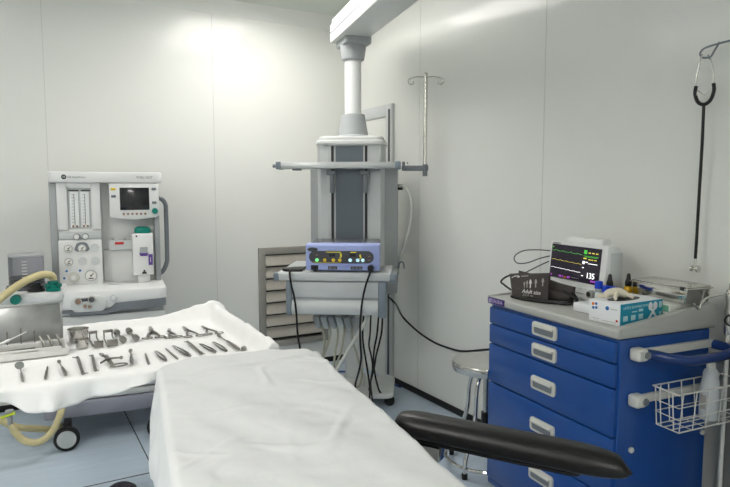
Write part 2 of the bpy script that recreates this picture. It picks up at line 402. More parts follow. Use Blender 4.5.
# side handle
MB().tube([(gx(156), .33, gz(198)), (gx(162), .33, gz(198.5)), (gx(166.3), .33, gz(204)), (gx(166.8), .33, gz(215)), (gx(166.8), .33, gz(255)), (gx(166), .33, gz(266)), (gx(161), .33, gz(275)), (gx(156), .33, gz(276))], .0145, 12, smooth=5).build('side_handle', 'steel_grey', A)
# breathing module on the left with bellows
bm_ = MB().prism(rrect(-.50, -.165, -.07, .36, .06), 'z', .865, .925, .012).build('breathing_module', 'white_plastic', A)
MB().lathe([(.108, .0), (.111, .01), (.105, .022)], (-.368, .12, .922), 'z', 40).build('bellows_base', 'dark_grey', A)
bd = MB().lathe([(.094, .935), (.092, 1.112), (.088, 1.122), (.02, 1.126)], (-.368, .12, 0), 'z', 48).build('bellows_dome', 'smoke', A)
MB().lathe([(.0945, 1.116), (.0945, 1.124), (.088, 1.128)], (-.368, .12, 0), 'z', 48).build('dome_rim', 'mid_grey', bd)
bl = MB().lathe([(.075, .95), (.088, .957), (.075, .965), (.088, .972), (.075, .98), (.088, .987), (.075, .995)], (-.368, .12, 0), 'z', 32).build('bellows', 'dark_grey', bd)
mm = MB()
for i in range(6): mm.box(-.378, -.352, .0225, .0255, 1.0 + i * .018, 1.004 + i * .018)
mm.build('scale_marks', 'white_print', bd)
pt = MB().lathe([(.045, .925), (.045, .938), (.034, .94), (.034, .956), (.024, .957), (.024, .975)], (-.305, -.02, 0), 'z', 24).build('valve_port', 'ink', A)
pt = MB().lathe([(.040, .925), (.040, .940), (.024, .945), (.022, .965), (.030, .968), (.030, .98)], (-.217, -.03, 0), 'z', 24).box(-.262, -.172, -.042, -.018, .945, .965, .006).build('inlet_port', 'teal', A)
MB().lathe([(.026, -.11), (.026, -.06)], (-.40, 0, .895), 'y', 20).build('outlet_port', 'teal', A)
# casters
for (cx, cy) in ((-.175, -.085), (.33, -.085), (-.22, .52), (.33, .52)):
    c = MB().box(cx - .02, cx + .02, cy + .0, cy + .11, .095, .155, .006).build('caster', 'black_plastic', A)
    w = MB().lathe([(.052, -.016), (.0695, -.012), (.0695, .012), (.052, .016)], (cx, cy - .02, .0700), 'y', 36).build('wheel', 'black_rubber', c)
    MB().lathe([(.051, -.021), (.051, .021)], (cx, cy - .02, .070), 'y', 36).build('wheel_disc', 'off_white', c)

def corrugated(name, pts, r, m, label, cat, pitch=.009, group=None):
    P = spline([Vector(p) for p in pts], 14)
    D = [0.]
    for a, b_ in zip(P, P[1:]): D.append(D[-1] + (b_ - a).length)
    n = int(D[-1] / (pitch / 2)); Q = []; j = 0
    for i in range(n + 1):
        t = D[-1] * i / n
        while j < len(D) - 2 and D[j + 1] < t: j += 1
        Q.append(P[j].lerp(P[j + 1], (t - D[j]) / max(1e-9, D[j + 1] - D[j])))
    o = MB().tube(Q, r, 14, radii=lambda t: r * (1.06 if int(round(t * n)) % 2 else .94)).build(name, m, sharp=80)
    return tag(o, label, cat, group)
MW = Matrix.Translation((.392, 3.901, 0)) @ Matrix.Rotation(R(-8), 4, 'Z')
mw = lambda *p: MW @ Vector(p)
corrugated('breathing_hose', [mw(-.217, -.03, .985), mw(-.217, -.0305, .998), mw(-.226, -.045, 1.015), mw(-.27, -.075, 1.025), mw(-.34, -.10, 1.0), mw(-.42, -.13, .95), mw(-.50, -.15, .885), mw(-.60, -.16, .82), mw(-.66, -.16, .74)], .021, 'tan_hose', 'upper tan corrugated hose arching left from the teal port', 'hose')
h = corrugated('breathing_hose', [mw(-.187, -.10, .42), mw(-.185, -.15, .30), mw(-.200, -.20, .235), mw(-.240, -.22, .160), mw(-.30, -.225, .118), mw(-.365, -.225, .130), mw(-.41, -.225, .180), mw(-.432, -.22, .235)], .0185, 'tan_hose', 'low tan corrugated hose looping beside the white machine wheel', 'hose')
y_ = MB().lathe([(.013, -.03), (.013, .035), (.02, .04), (.02, .052)], (0, 0, 0), 'z', 16).build('connector', 'mid_grey', h, loc=mw(-.438, -.22, .262))
MB().tube([mw(-.41, -.232, .298), mw(-.475, -.232, .282)], .014, 10, flat=.5).build('clip', 'lime', h)
corrugated('breathing_hose', [mw(-.66, -.13, .34), mw(-.56, -.12, .28), mw(-.49, -.10, .215), mw(-.42, -.085, .165), mw(-.345, -.05, .135), mw(-.26, .04, .085), mw(-.2, .20, .05)], .0185, 'tan_hose', 'tan hose running left behind the looping one', 'hose')

# ------------------------------------------------------------------ instrument trolley and its drape
TX0, TX1, TY0, TY1, TZ = -.21, .905, 2.335, 3.19, .82
T = thing('instrument_trolley', 'steel instrument trolley under the white drape of tools', 'trolley', (.37, 2.76, 0))
ox, oy = -.37, -2.76
MB().box(TX0 + ox, TX1 + ox, TY0 + oy, TY1 + oy, TZ - .03, TZ - .006, .006).build('tabletop', 'steel', T)
MB().tube([(TX0 + ox + .02, TY1 + oy - .014, TZ - .01), (TX0 + ox + .02, TY1 + oy - .014, .840), (TX1 + ox - .014, TY1 + oy - .014, .840), (TX1 + ox - .014, TY0 + oy + .10, .855), (TX1 + ox - .014, TY0 + oy + .10, TZ - .01)], .006, 8).build('guard_rail', 'steel', T)
for px_ in (TX0 + .03, TX1 - .03):
    for py_ in (TY0 + .18, TY1 - .05):
        MB().cyl((px_ + ox, py_ + oy, .09), (px_ + ox, py_ + oy, TZ - .03), .0125, seg=14).build('leg', 'steel', T)
        c = MB().box(px_ + ox - .012, px_ + ox + .012, py_ + oy - .02, py_ + oy + .02, .06, .092, .004).build('caster', 'steel', T)
        MB().lathe([(.036, -.011), (.038, 0), (.036, .011)], (px_ + ox, py_ + oy - .01, .039), 'y', 24).build('wheel', 'black_rubber', c)

def smooth(a, b, t):
    t = max(0., min(1., (t - a) / (b - a))); return t * t * (3 - 2 * t)
def nz(x, y, z, s): return noise.noise(Vector((x * s, y * s, z * s)))
def lerp_tab(tab, t):
    for (a, va), (b, vb) in zip(tab, tab[1:]):
        if t <= b: return va + (vb - va) * max(0, (t - a)) / (b - a)
    return tab[-1][1]
def tray_cloth(u, v):
    # u: 0..1 left to right, v: 0..1 front hem to back hem, unrolled cloth metres
    s = -.06 + u * (TX1 - TX0 + .17); t = -.075 + v * (TY1 - TY0 + .25)
    wx, wy = TX1 - TX0, TY1 - TY0
    x = TX0 + min(max(s, -.012), wx + .016); y = TY0 + min(max(t, -.012), wy + .014)
    z = TZ + .003
    hang_l, hang_r = max(0, -s), max(0, s - wx); hang_f, hang_b = max(0, -t), max(0, t - wy)
    lift_b = smooth(wy - .075, wy - .01, t) * (.032 + .048 * smooth(.72, .97, s / wx))
    lift_r = smooth(wx - .06, wx - .010, s) * (.066 - .012 * smooth(.4, 0, t))
    lift_f = .011 * smooth(.07, .02, t) + .010 * nz(x, 3., 0, 9) * smooth(.09, .0, abs(t - .01))
    lift = max(lift_b, lift_r, lift_f)
    if lift_b > 0 and lift_r > 0: lift = max(lift, min(.086, sqrt(lift_b ** 2 + lift_r ** 2)))
    z += lift
    z -= hang_l + hang_b * .9
    hem = lerp_tab(((-.1, .015), (.10, .02), (.16, .045), (.21, .078), (.25, .088), (.37, .082), (.50, .058), (.64, .036), (.8, .032), (1.3, .03)), s) * (1 + .22 * nz(x, 1., 0, 9))
    z -= min(hang_f, .075) / .075 * hem
    z -= hang_r * (.85 + .4 * nz(y, 5., 0, 4.) - .5 * smooth(.62, .85, t))
    fold = max(hang_f, hang_l, hang_r, hang_b)
    y -= hang_f * (.20 + .55 * nz(x, 0, 7.3, 8) + .3 * nz(x, 0, 1.3, 19)) ; x += hang_r * (.12 + .35 * nz(y, 0, 3.3, 8) + .35 * smooth(.6, .8, t)); y += hang_b * .25; x -= hang_l * .12
    on = 1 - smooth(0, .02, fold)
    z += on * (.0006 + .0010 * nz(x, y, 0, 6)) * (.3 + 3. * smooth(.0, .06, lift)) 
    z += on * (.010 * nz(x * .8, y * 1.6, 9, 8) + .006 * nz(x, y, 4, 22)) * smooth(.006, .05, lift)
    return (x, y, z)
dr = MB().grid(tray_cloth, 150, 120).build('table_drape', 'drape', sharp=180, thick=.0015)
tag(dr, 'white cloth drape over the instrument trolley, tools laid on it', 'drape')

# ------------------------------------------------------------------ surgical tools on the drape
ZT = TZ + .0062
def place(o, x, y, rz=0., label=None, cat=None, group=None, z=ZT):
    o.location = (x, y, z); o.rotation_euler.z = rz
    return tag(o, label, cat, group)
def by_ends(o, e, label, cat, group=None, z=ZT):      # e = (far x, far y, near x, near y); tool is built along +y from its near end
    return place(o, e[2], e[3], atan2(-(e[0] - e[2]), e[1] - e[3]), label, cat, group, z)
def scaler(L, r=.0042, bend=.012):
    return MB().tube([(bend, .0, r), (.004, .012, r * .6), (0, .03, r), (0, L - .03, r), (-.003, L - .012, r * .8), (-bend, L, r)], r, 10, smooth=5, radii=lambda t: r * (.28 + .72 * smooth(.1, .28, t) * smooth(.9, .72, t)) * (1 + .08 * (int(t * 60) % 2))).build('dental_scaler', 'tool_steel')
def elevator(L, r=.006, head=.011):
    return MB().tube([(0, 0, r * 1.2), (0, L * .15, r * 1.2), (0, L * .5, r * 1.2), (0, L * .72, r), (0, L, r * 1.4)], r, 10, smooth=5, radii=lambda t: r * (.8 + .3 * sin(pi * min(1, t / .55))) if t < .58 else r * (.38 + (.9 if t > .86 else 0) * smooth(.86, .95, t))).build('elevator', 'tool_steel')
def scalpel(L):
    return MB().prism([(-.003, 0), (.003, 0), (.0048, L * .1), (.0042, L * .55), (.0028, L * .66), (.0045, L * .72), (.0038, L * .9), (.0, L), (-.0028, L * .9), (-.0028, L * .66), (-.0042, L * .55), (-.0048, L * .1)], 'z', 0, .004, .0008).build('scalpel', 'tool_steel')
def tweezers(L):
    o = MB()
    for s_ in (-1, 1):
        o.tube([(s_ * .001, 0, .0035), (s_ * .008, L * .25, .0035), (s_ * .0085, L * .55, .0035), (s_ * .005, L * .85, .0035), (s_ * .0035, L, .0035)], .004, 8, smooth=4, radii=lambda t: .0052 * (1 - .72 * t))
    o.box(-.005, .005, -.002, .014, .001, .006, .001)
    return o.build('tweezers', 'tool_steel')
def mirror(L):
    t = bpy.data.objects.new('mouth_mirror', None); COL.objects.link(t)
    MB().tube([(0, 0, .004), (0, L * .62, .004), (0, L, .006)], .004, 10, smooth=4, radii=lambda q: .0045 if q < .62 else .0022).build('handle', 'tool_steel', t)
    m_ = MB().lathe([(.015, 0), (.0155, .002), (.0155, .004), (.0135, .0045)], (0, 0, 0), 'z', 24).build('mirror_head', 'chrome', t, loc=(-.003, L + .010, .0165)); m_.rotation_euler.x = R(52)
    return t
def ring_tool(name, L, spread, curve=0., r=.0034, ringr=.016):
    """scissors / forceps: two crossing halves, each a jaw, a shank and a finger ring; rings at the near end"""
    t = bpy.data.objects.new(name, None); COL.objects.link(t)
    piv = L * .58
    for s_ in (-1, 1):
        o = MB()
        o.tube([(-s_ * .0035 + curve, L, .005), (-s_ * .004 + curve * .4, L * .8, .005), (-s_ * .002, piv, .0045 + .002 * (s_ + 1)), (s_ * spread * .40, L * .32, .0045), (s_ * spread * .46, L * .16, .0045)], r, 8, smooth=5, radii=lambda q: r * (.55 + .75 * smooth(0, .4, q)) )
        o.ring((s_ * spread * .55, L * .07, .0045), ringr, .0026, 'z', 24, sx=1.25)
        o.build('half', 'tool_steel', t)
    MB().lathe([(.004, .001), (.004, .011)], (0, piv, 0), 'z', 12).build('pivot', 'tool_steel', t)
    return t
by_ends(scalpel(.20), (-.085, 2.66, -.078, 2.435), 'slim steel tool at the far left end of the front row, before the tray box', 'dental tool')
by_ends(mirror(.16), (-.007, 2.586, -.002, 2.425), 'round-headed mouth mirror in front of the tray box', 'mouth mirror')
by_ends(scalpel(.178), (.083, 2.594, .069, 2.416), 'thin straight probe just right of the mouth mirror', 'dental probe')
by_ends(elevator(.20, .0058), (.124, 2.618, .135, 2.419), 'thick-handled steel tool right of the thin straight probe, second tool from the mouth mirror', 'dental tool')
by_ends(scaler(.26, .006, .018), (.193, 2.665, .190, 2.405), 'double-ended steel scaler with hooked tips, left one of the pair', 'dental scaler')
by_ends(scaler(.24, .0058, .012), (.248, 2.665, .234, 2.425), 'double-ended steel scaler with hooked tips, right one of the pair', 'dental scaler')
# self-holding clamp
t = bpy.data.objects.new('jaw_clamp', None); COL.objects.link(t)
MB().box(-.008, .008, .02, .19, .002, .010, .003).build('bar', 'tool_steel', t)
MB().tube([(-.035, .075, .008), (.0, .10, .014), (.045, .115, .008)], .004, 8, smooth=4).ball((.047, .116, .008), .007).build('cross_arm', 'tool_steel', t)
MB().ring((.022, .018, .006), .020, .0035, 'z', 24, sx=1.5).build('ring', 'tool_steel', t)
MB().tube([(-.01, .185, .006), (-.018, .20, .012), (-.006, .21, .006)], .005, 8, smooth=3).build('hook', 'tool_steel', t)
place(t, .300, 2.44, R(2), 'steel jaw clamp with cross arm and ring in the front row', 'clamp')
by_ends(elevator(.20, .0068), (.392, 2.64, .366, 2.445), 'stubby dark steel tool just right of the jaw clamp', 'dental tool')
by_ends(scalpel(.17), (.442, 2.605, .426, 2.435), 'narrow short blade in the middle of the front row', 'scalpel')
by_ends(tweezers(.17), (.485, 2.617, .492, 2.445), 'short closed tweezers right of the narrow blade', 'tweezers')
by_ends(scalpel(.20), (.531, 2.646, .540, 2.446), 'long scalpel left of the wide tweezers', 'scalpel')
by_ends(tweezers(.205), (.569, 2.664, .592, 2.464), 'longest tweezers, right of the long scalpel', 'tweezers')
by_ends(scaler(.24, .0062, .012), (.638, 2.700, .639, 2.460), 'double-ended scaler standing alone between two tweezers', 'dental scaler')
by_ends(tweezers(.17), (.679, 2.640, .698, 2.472), 'dark tweezers third tool from the right end of the front row', 'tweezers')
by_ends(tweezers(.18), (.738, 2.647, .743, 2.467), 'tweezers beside the large-headed elevator', 'tweezers')
by_ends(elevator(.28, .0068), (.788, 2.730, .793, 2.450), 'large-headed elevator at the right end of the front row', 'elevator')
place(MB().lathe([(.011, 0), (.012, .004), (.009, .014), (.004, .016)], (0, 0, 0), 'z', 16).build('cap', 'tool_steel'), .818, 2.462, 0, 'tiny steel cap at the near right corner of the drape', 'cap')
# back row
def bowl(r, h):
    return MB().lathe([(r * .80, 0), (r * .86, .004), (r * .98, h * .9), (r * 1.03, h), (r * .96, h), (r * .82, .006)], (0, 0, 0), 'z', 36).build('bowl', 'steel')
place(bowl(.044, .058), .222, 2.965, 0, 'larger round steel bowl beside the tray box', 'bowl')
place(bowl(.028, .038), .226, 2.838, 0, 'small round steel bowl in front of the larger bowl', 'bowl')
def hook_retractor(w):
    o = MB()
    o.tube([(-w, .005, .003), (-w, .15, .003), (-w * .9, .165, .010), (-w * .9, .165, .034)], .0032, 8).tube([(w, .005, .003), (w, .15, .003), (w * .9, .165, .010), (w * .9, .165, .034)], .0032, 8)
    o.box(-w - .003, w + .003, -.003, .004, 0, .030, .002).box(-w - .002, w + .002, .158, .172, .028, .040, .003)
    return o.build('frame_retractor', 'tool_steel')
place(hook_retractor(.016), .288, 2.80, R(2), 'open frame retractor right of the small bowl, left one of the pair', 'retractor')
place(hook_retractor(.019), .342, 2.795, R(-1), 'open frame retractor left of the dumbbell tools, right one of the pair', 'retractor')
def dumbbell():
    o = MB().tube([(0, .01, .012), (0, .17, .012)], .006, 10)
    o.lathe([(.009, -.016), (.014, -.014), (.014, .014), (.009, .016)], (0, .016, .0145), 'y', 20); o.lathe([(.009, -.014), (.0145, -.012), (.0145, .012), (.009, .014)], (0, .17, .015), 'y', 20)
    return o.build('dumbbell_holder', 'tool_steel')
place(dumbbell(), .392, 2.83, R(2), 'dumbbell-shaped steel holder, left one of two', 'holder')
place(dumbbell(), .447, 2.83, R(2), 'dumbbell-shaped steel holder next to the stout forceps, right one of two', 'holder')
by_ends(ring_tool('forceps', .26, .05, 0, .0052, .019), (.552, 3.09, .523, 2.835), 'stout ring-handled forceps with dark jaws, leftmost of the four', 'forceps')
by_ends(ring_tool('scissors', .20, .034, .014, .0040, .016), (.612, 3.00, .606, 2.805), 'small curved scissors in the back row', 'scissors')
by_ends(ring_tool('forceps', .24, .052), (.694, 3.02, .692, 2.775), 'straight long forceps behind the wide tweezers', 'forceps')
by_ends(ring_tool('forceps', .20, .050), (.778, 2.97, .784, 2.782), 'ring-handled forceps nearest the right rail of the drape', 'forceps')

# steel and plastic tray box with open lid
BX = thing('tray_box', 'white tray box with raised grey metal lid at the left end of the drape', 'tray box', (.165, 2.742, ZT + .001))
BW, BD_ = .42, .20
MB().box(-BW, 0, 0, .006, 0, .027, .002).box(-BW, 0, BD_ - .006, BD_, 0, .027, .002).box(-BW, -BW + .006, .006, BD_ - .006, 0, .027, .002).box(-.006, 0, .006, BD_ - .006, 0, .027, .002).box(-BW, 0, .004, BD_ - .004, 0, .010, .002).build('tray', 'cassette_white', BX)
rk = MB().box(-BW + .02, -.02, .13, .155, .010, .034, .003).box(-BW + .02, -.02, .050, .075, .010, .024, .003).build('rack', 'cassette_white', BX)
lid = MB()
lid.box(-BW, -.004, -.003, .003, 0, .175, .002)
lid.box(-BW, -.004, -.010, -.002, .168, .175, .001).box(-.010, -.004, -.010, -.002, 0, .175, .001)
l = lid.build('lid', 'lid_metal', BX, loc=(0, BD_ + .005, .010)); l.rotation_euler.x = R(-8)
bw = lambda x, y, z: (.165 + x, 2.742 + y, ZT + .001 + z)
for i, (x, y, L, lab) in enumerate(((-.345, .143, .040, 'short upright bur by the lid, leftmost in the tray box rack'), (-.300, .143, .050, 'upright bur second from the left in the tray box rack'), (-.215, .143, .055, 'upright bur in the middle of the tray box rack, behind the long bar'), (-.165, .143, .066, 'tallest upright bur in the tray box rack'), (-.115, .143, .050, 'upright bur just right of the tallest one in the tray box'))):
    o = MB().cyl((0, 0, 0), (0, 0, L * .8), .0028, seg=10).cyl((0, 0, L * .8), (0, 0, L), .0042, .003, seg=10).build('bur', 'tool_steel')
    o.location = bw(x, y, .0345); tag(o, lab, 'dental bur', 'burs in the tray box')
for x, lab in ((-.085, 'slanted holder in the tray box, left one of three'), (-.055, 'slanted holder in the tray box, middle one of three'), (-.022, 'slanted holder in the tray box, right one of three')):
    o = MB().tube([(0, -.030, 0), (0, .0, .014), (-.012, .02, .040)], .006, 10, smooth=4).build('bur_holder', 'tool_steel')
    o.location = bw(x, .115, .019); tag(o, lab, 'holder', 'holders in the tray box')
o = MB().box(-.085, .085, -.006, .006, 0, .010, .003).build('handpiece', 'tool_steel'); o.location = bw(-.20, .10, .012); o.rotation_euler.z = R(2); tag(o, 'long dark steel bar across the middle of the tray box', 'handpiece')
o = MB().box(-.05, .05, -.006, .006, 0, .010, .003).build('handpiece', 'tool_steel'); o.location = bw(-.155, .032, .012); o.rotation_euler.z = R(5); tag(o, 'short dark steel bar at the front of the tray box', 'handpiece')
o = MB().tube([(-.33, .06, .032), (-.24, .085, .055), (-.20, .10, .068), (-.145, .120, .088)], .005, 10, smooth=4, radii=lambda t: .0062 if t < .66 else .0022).build('probe', 'white_plastic'); o.location = (.165, 2.742, ZT); tag(o, 'white-handled probe leaning up against the tray box lid', 'probe')

# ------------------------------------------------------------------ operating table, sheet, arm board
B = thing('operating_table', 'operating table under the white sheet in the foreground', 'operating table', (1.013, 2.16, 0), R(-9))
MB().prism(rrect(-.585, -.020, -2.0, .012, .10, 8), 'z', .79, .842, .02, 3).build('mattress', 'black_leather', B)
MB().prism(rrect(-.57, -.035, -1.98, 0, .09), 'z', .755, .788, .006).build('table_frame', 'steel', B)
MB().box(-.42, -.19, -1.25, -.85, .12, .755, .02).build('column', 'off_white', B)
MB().box(-.55, -.06, -1.6, -.45, .02, .13, .03).build('base', 'off_white', B)
for x in (-.040, -.565): MB().box(x - .004, x + .004, -1.7, -.5, .735, .765, .002).build('side_rail', 'steel', B)
HX, HY0, HY1, RC = .301, -2.06, .028, .11
def sheet(u, v):
    p = Vector((-.305 + (u - .5) * 2 * (HX + .34), HY0 + .02 + v * (HY1 - HY0 + .30)))
    c = Vector((-.302, (HY0 + HY1) / 2)); h = Vector((HX, (HY1 - HY0) / 2))
    q = p - c; a = Vector((abs(q.x) - h.x + RC, abs(q.y) - h.y + RC))
    o = Vector((max(a.x, 0), max(a.y, 0)))
    d = o.length + min(max(a.x, a.y), 0) - RC
    if o.length > 1e-6: n = Vector((o.x * (1 if q.x > 0 else -1), o.y * (1 if q.y > 0 else -1))).normalized()
    elif a.x > a.y: n = Vector((1 if q.x > 0 else -1, 0))
    else: n = Vector((0, 1 if q.y > 0 else -1))
    zt = .872
    x, y = p.x, p.y
    wr = .004 * nz(x, y, 0, 5) + .007 * nz(x * 1.2 + y * .5, y * .25 - x * .1, 4, 6.5) + .0028 * nz(x, y, 3, 14)
    cr = abs(nz(x * .9 - y * .7, y * .55, 8, 3.2)); wr += .0075 * smooth(.06, .0, cr) * smooth(-.1, .4, nz(x, y, 21, 2.))
    for k_ in range(3):
        c2 = abs(nz(x * (1.1 - .5 * k_) + y * (.2 + .5 * k_), y * .45 - x * .3 * k_, 30 + 7 * k_, 2.6 + k_)); wr += .0042 * smooth(.055, .0, c2) * smooth(-.15, .3, nz(x, y, 50 + k_, 2.4))
    seam = (y - (-.20 + .42 * (x + .60) * .55)) ; wr += .009 * smooth(.022, .0, abs(seam)) * smooth(-.58, -.45, x) + .007 * smooth(.0, .06, seam)
    wr *= 1.25
    re = .022
    if d <= -re: return (x, y, zt + wr)
    # edge rounding then hang
    e = d + re; b2 = p - n * (d + re)
    arc = re * pi / 2
    if e < arc:
        th = e / re; off = re * sin(th); dz = re * (1 - cos(th)); hang = 0
    else:
        hang = e - arc; off = re; dz = re + hang
    per = b2.x * (1 if abs(n.y) > abs(n.x) else 0) + b2.y * (1 if abs(n.x) >= abs(n.y) else 0) + atan2(n.y, n.x) * .12
    fo = hang * (.07 + .22 * nz(per, hang * .7, 2, 5.5) + .10 * nz(per, 0, 5, 13))
    off += max(-.003, fo)
    P = b2 + n * off
    return (P.x, P.y, zt - dz + wr * max(0, 1 - hang * 8))
sh = MB().grid(sheet, 190, 340).build('table_sheet', 'sheet', sharp=180, loc=(1.013, 2.16, 0), rz=R(-9), thick=.0015)
tag(sh, 'white creased sheet covering the operating table in the foreground', 'sheet')

AB = thing('arm_board', 'black padded arm board sticking out beside the sheeted operating table', 'arm board', (.985, 1.520, .010), R(-58.9))
def pad(u, v):
    # u along the board, v around the closed section
    L = .618; a = 2 * pi * v
    w = .053; x = u * L
    e = min(1., sqrt(max(0, 1 - (1 - min(1, u / .14)) ** 2)) + .0)
    e2 = min(1., sqrt(max(0, 1 - (1 - min(1, (1 - u) / .20)) ** 2)))
    cy = .0; k = max(.02, e * e2)
    yy = cos(a); zz = sin(a)
    sy = abs(yy) ** .6 * (1 if yy > 0 else -1); sz = abs(zz) ** .75 * (1 if zz > 0 else -1)
    skew = .045 * smooth(.55, 1., u) * (.5 - .5 * yy)
    return (x + skew, sy * w * (.45 + .55 * k) * (1 if sy < 0 or e2 >= 1 else (.35 + .65 * k)) , .786 + sz * .028 * (k ** .5) + .012 * max(0, zz) * (1 - yy * yy))
o = MB().grid(pad, 60, 36); bmesh.ops.remove_doubles(o.bm, verts=list(o.bm.verts), dist=1e-5)
bmesh.ops.holes_fill(o.bm, edges=[e for e in o.bm.edges if e.is_boundary]); o.build('pad', 'black_leather', AB, sharp=80)
MB().prism(rrect(.05, .54, -.034, .036, .03), 'z', .748, .758, .003).build('board', 'black_plastic', AB)
MB().box(.06, .15, -.035, .015, .70, .745, .006).build('bracket', 'steel', AB)

o = MB().lathe([(.075, 0), (.078, .02), (.07, .045), (.045, .062), (.01, .068)], (0, 0, 0), 'z', 32).build('foot_pedal', 'dome_purple', loc=(.392, 3.085, 0))
tag(o, 'dark purple dome on the floor left of the sheeted table', 'foot pedal')

# ------------------------------------------------------------------ ceiling pendant
PX, PY, PR = 1.922, 3.527, R(-34)
Pn = thing('ceiling_pendant', 'grey ceiling pendant with column, two shelves and a drawer in the corner', 'medical pendant', (PX, PY, 0), PR)
cx, cyy = -.020, .30
# column
MB().prism([(-.252, .17), (-.225, .125), (.180, .125), (.207, .17), (.207, .46), (-.252, .46)], 'z', .78, 1.80).build('column', 'light_grey', Pn)
MB().prism([(-.312, .235), (-.252, .185), (-.252, .50), (-.312, .50)], 'z', .78, 1.66).prism([(.207, .185), (.292, .235), (.292, .50), (.207, .50)], 'z', .78, 1.66).build('column_wing', 'mid_grey', Pn)
MB().box(-.122, .065, .119, .13, .80, 1.795).build('service_panel', 'slate_blue', Pn)
for x in (-.147, .080):
    MB().box(x - .005, x + .012, .117, .13, .80, 1.795).build('rail_slot', 'ink', Pn)
    MB().box(x - .026, x - .006, .121, .13, .80, 1.795).build('rail', 'alu', Pn)
    MB().box(x - .03, x + .03, .06, .122, 1.60, 1.63, .003).box(x - .012, x + .016, .085, .122, 1.48, 1.63, .004).build('shelf_bracket', 'steel_grey', Pn)
MB().prism(rrect(-.262, .217, .105, .49, .07), 'z', 1.80, 1.835, .010).prism(rrect(-.245, .20, .12, .475, .07), 'z', 1.83, 1.862, .014).build('column_cap', 'off_white', Pn)
MB().lathe([(.125, 1.858), (.120, 1.872), (.106, 1.878), (.080, 2.02), (.060, 2.025)], (cx, cyy, 0), 'z', 40).build('lower_collar', 'mid_grey', Pn)
MB().cyl((cx, cyy, 1.98), (cx, cyy, 2.40), .0575, seg=40).build('pipe', 'white_plastic', Pn)
MB().lathe([(.060, 2.385), (.078, 2.395), (.090, 2.48), (.090, 2.50)], (cx, cyy, 0), 'z', 40).build('upper_collar', 'mid_grey', Pn)
MB().prism(rrect(-.088, .098, -.12, .12, .02), 'z', 2.486, 2.54, .008).build('swivel_plate', 'mid_grey', Pn, loc=(cx, cyy, 0), rz=R(-10.5) - PR)
# boom arm (runs to the ceiling mount)
ba = R(-12.1) - PR
am = MB().box(-.125, .095, -2.2, .15, 2.53, 2.658, .012).build('boom_arm', 'off_white', Pn, loc=(cx, cyy, 0), rz=ba)
MB().box(-.1268, -.120, -2.2, .151, 2.594, 2.603).build('boom_seam', 'steel_grey', Pn, loc=(cx, cyy, 0), rz=ba)
MB().box(-.118, .118, -2.18, .13, 2.65, 2.69, .01).build('boom_cover', 'off_white', Pn, loc=(cx, cyy, 0), rz=ba)
MB().lathe([(.13, 2.68), (.13, 2.86), (.20, 2.87), (.20, 2.93)], (0, -2.05, 0), 'z', 32).build('ceiling_mount', 'off_white', Pn, loc=(cx, cyy, 0), rz=ba)
# upper shelf
sh_ = MB().box(-.475, .285, 0, .118, 1.640, 1.684, .004).build('upper_shelf', 'alu', Pn)
for a_, b_ in ((-.505, -.47), (.28, .318)): MB().box(a_, b_, -.004, .12, 1.636, 1.687, .006).build('corner_bumper', 'bumper_blue', sh_)
MB().cyl((-.515, .05, 1.66), (-.535, .05, 1.66), .012, seg=14).build('rail_knob', 'steel_grey', sh_)
MB().box(-.40, -.34, .02, .06, 1.628, 1.641, .003).build('latch', 'steel_grey', sh_)
# lower shelf + drawer
s2 = MB().box(-.455, .262, -.22, .42, .930, .982, .006).build('lower_shelf', 'light_grey', Pn)
for a_, b_ in ((-.480, -.445), (.255, .297)): MB().box(a_, b_, -.226, -.165, .926, .978, .008).build('corner_bumper', 'bumper_blue', s2)
MB().tube([(.262, .16, .96), (.30, .16, .965), (.312, .16, 1.005), (.335, .16, 1.005), (.342, .16, .965)], .006, 8, smooth=4).build('side_hook', 'steel_grey', s2)
MB().box(.258, .297, -.165, .40, .945, .968, .003).build('side_rail', 'alu', s2)
dw = MB().box(-.385, .220, -.195, .12, .712, .928, .006).build('drawer_case', 'mid_grey', Pn)
MB().box(-.366, .185, -.208, -.194, .822, .922, .006).build('upper_drawer_front', 'light_grey', dw)
MB().prism([(-.195, .712), (-.219, .717), (-.231, .737), (-.231, .767), (-.213, .797), (-.195, .807)], 'x', -.364, .183).build('drawer_pull', 'light_grey', dw)
for a_, b_, c_ in ((-.402, -.364, .705), (.183, .235, .695)): MB().box(a_, b_, -.221, -.12, c_, .929, .012).build('drawer_cheek', 'bumper_blue', dw)
# drip arm and pole at the right end of the upper shelf
iv = thing('drip_pole', 'steel drip pole with two hooks clamped to the pendant shelf', 'drip pole', (PX, PY, 0), PR)
MB().box(.325, .50, .135, .16, 1.628, 1.664, .003).box(.322, .345, .085, .16, 1.632, 1.66, .003).build('arm', 'steel_grey', iv)
MB().lathe([(.017, 1.60), (.017, 1.672)], (.478, .148, 0), 'z', 16).box(.462, .494, .132, .164, 1.592, 1.604, .003).build('clamp', 'steel_grey', iv)
MB().cyl((.335, .148, 1.664), (.335, .148, 1.69), .010, seg=12).cyl((.36, .13, 1.68), (.36, .165, 1.68), .006, seg=8).build('clamp_screw', 'steel_grey', iv)
MB().cyl((.478, .148, 1.605), (.478, .148, 2.26), .013, seg=16).ball((.478, .148, 2.262), .016).build('pole', 'steel', iv)
for s_ in (-1, 1):
    MB().tube([(.478, .148, 2.245), (.478 + s_ * .05, .148, 2.248), (.478 + s_ * .085, .148, 2.243), (.478 + s_ * .112, .148, 2.232), (.478 + s_ * .116, .148, 2.212), (.478 + s_ * .10, .148, 2.198), (.478 + s_ * .082, .148, 2.206), (.478 + s_ * .080, .148, 2.222)], .0042, 8, smooth=5).build('hook', 'steel', iv)

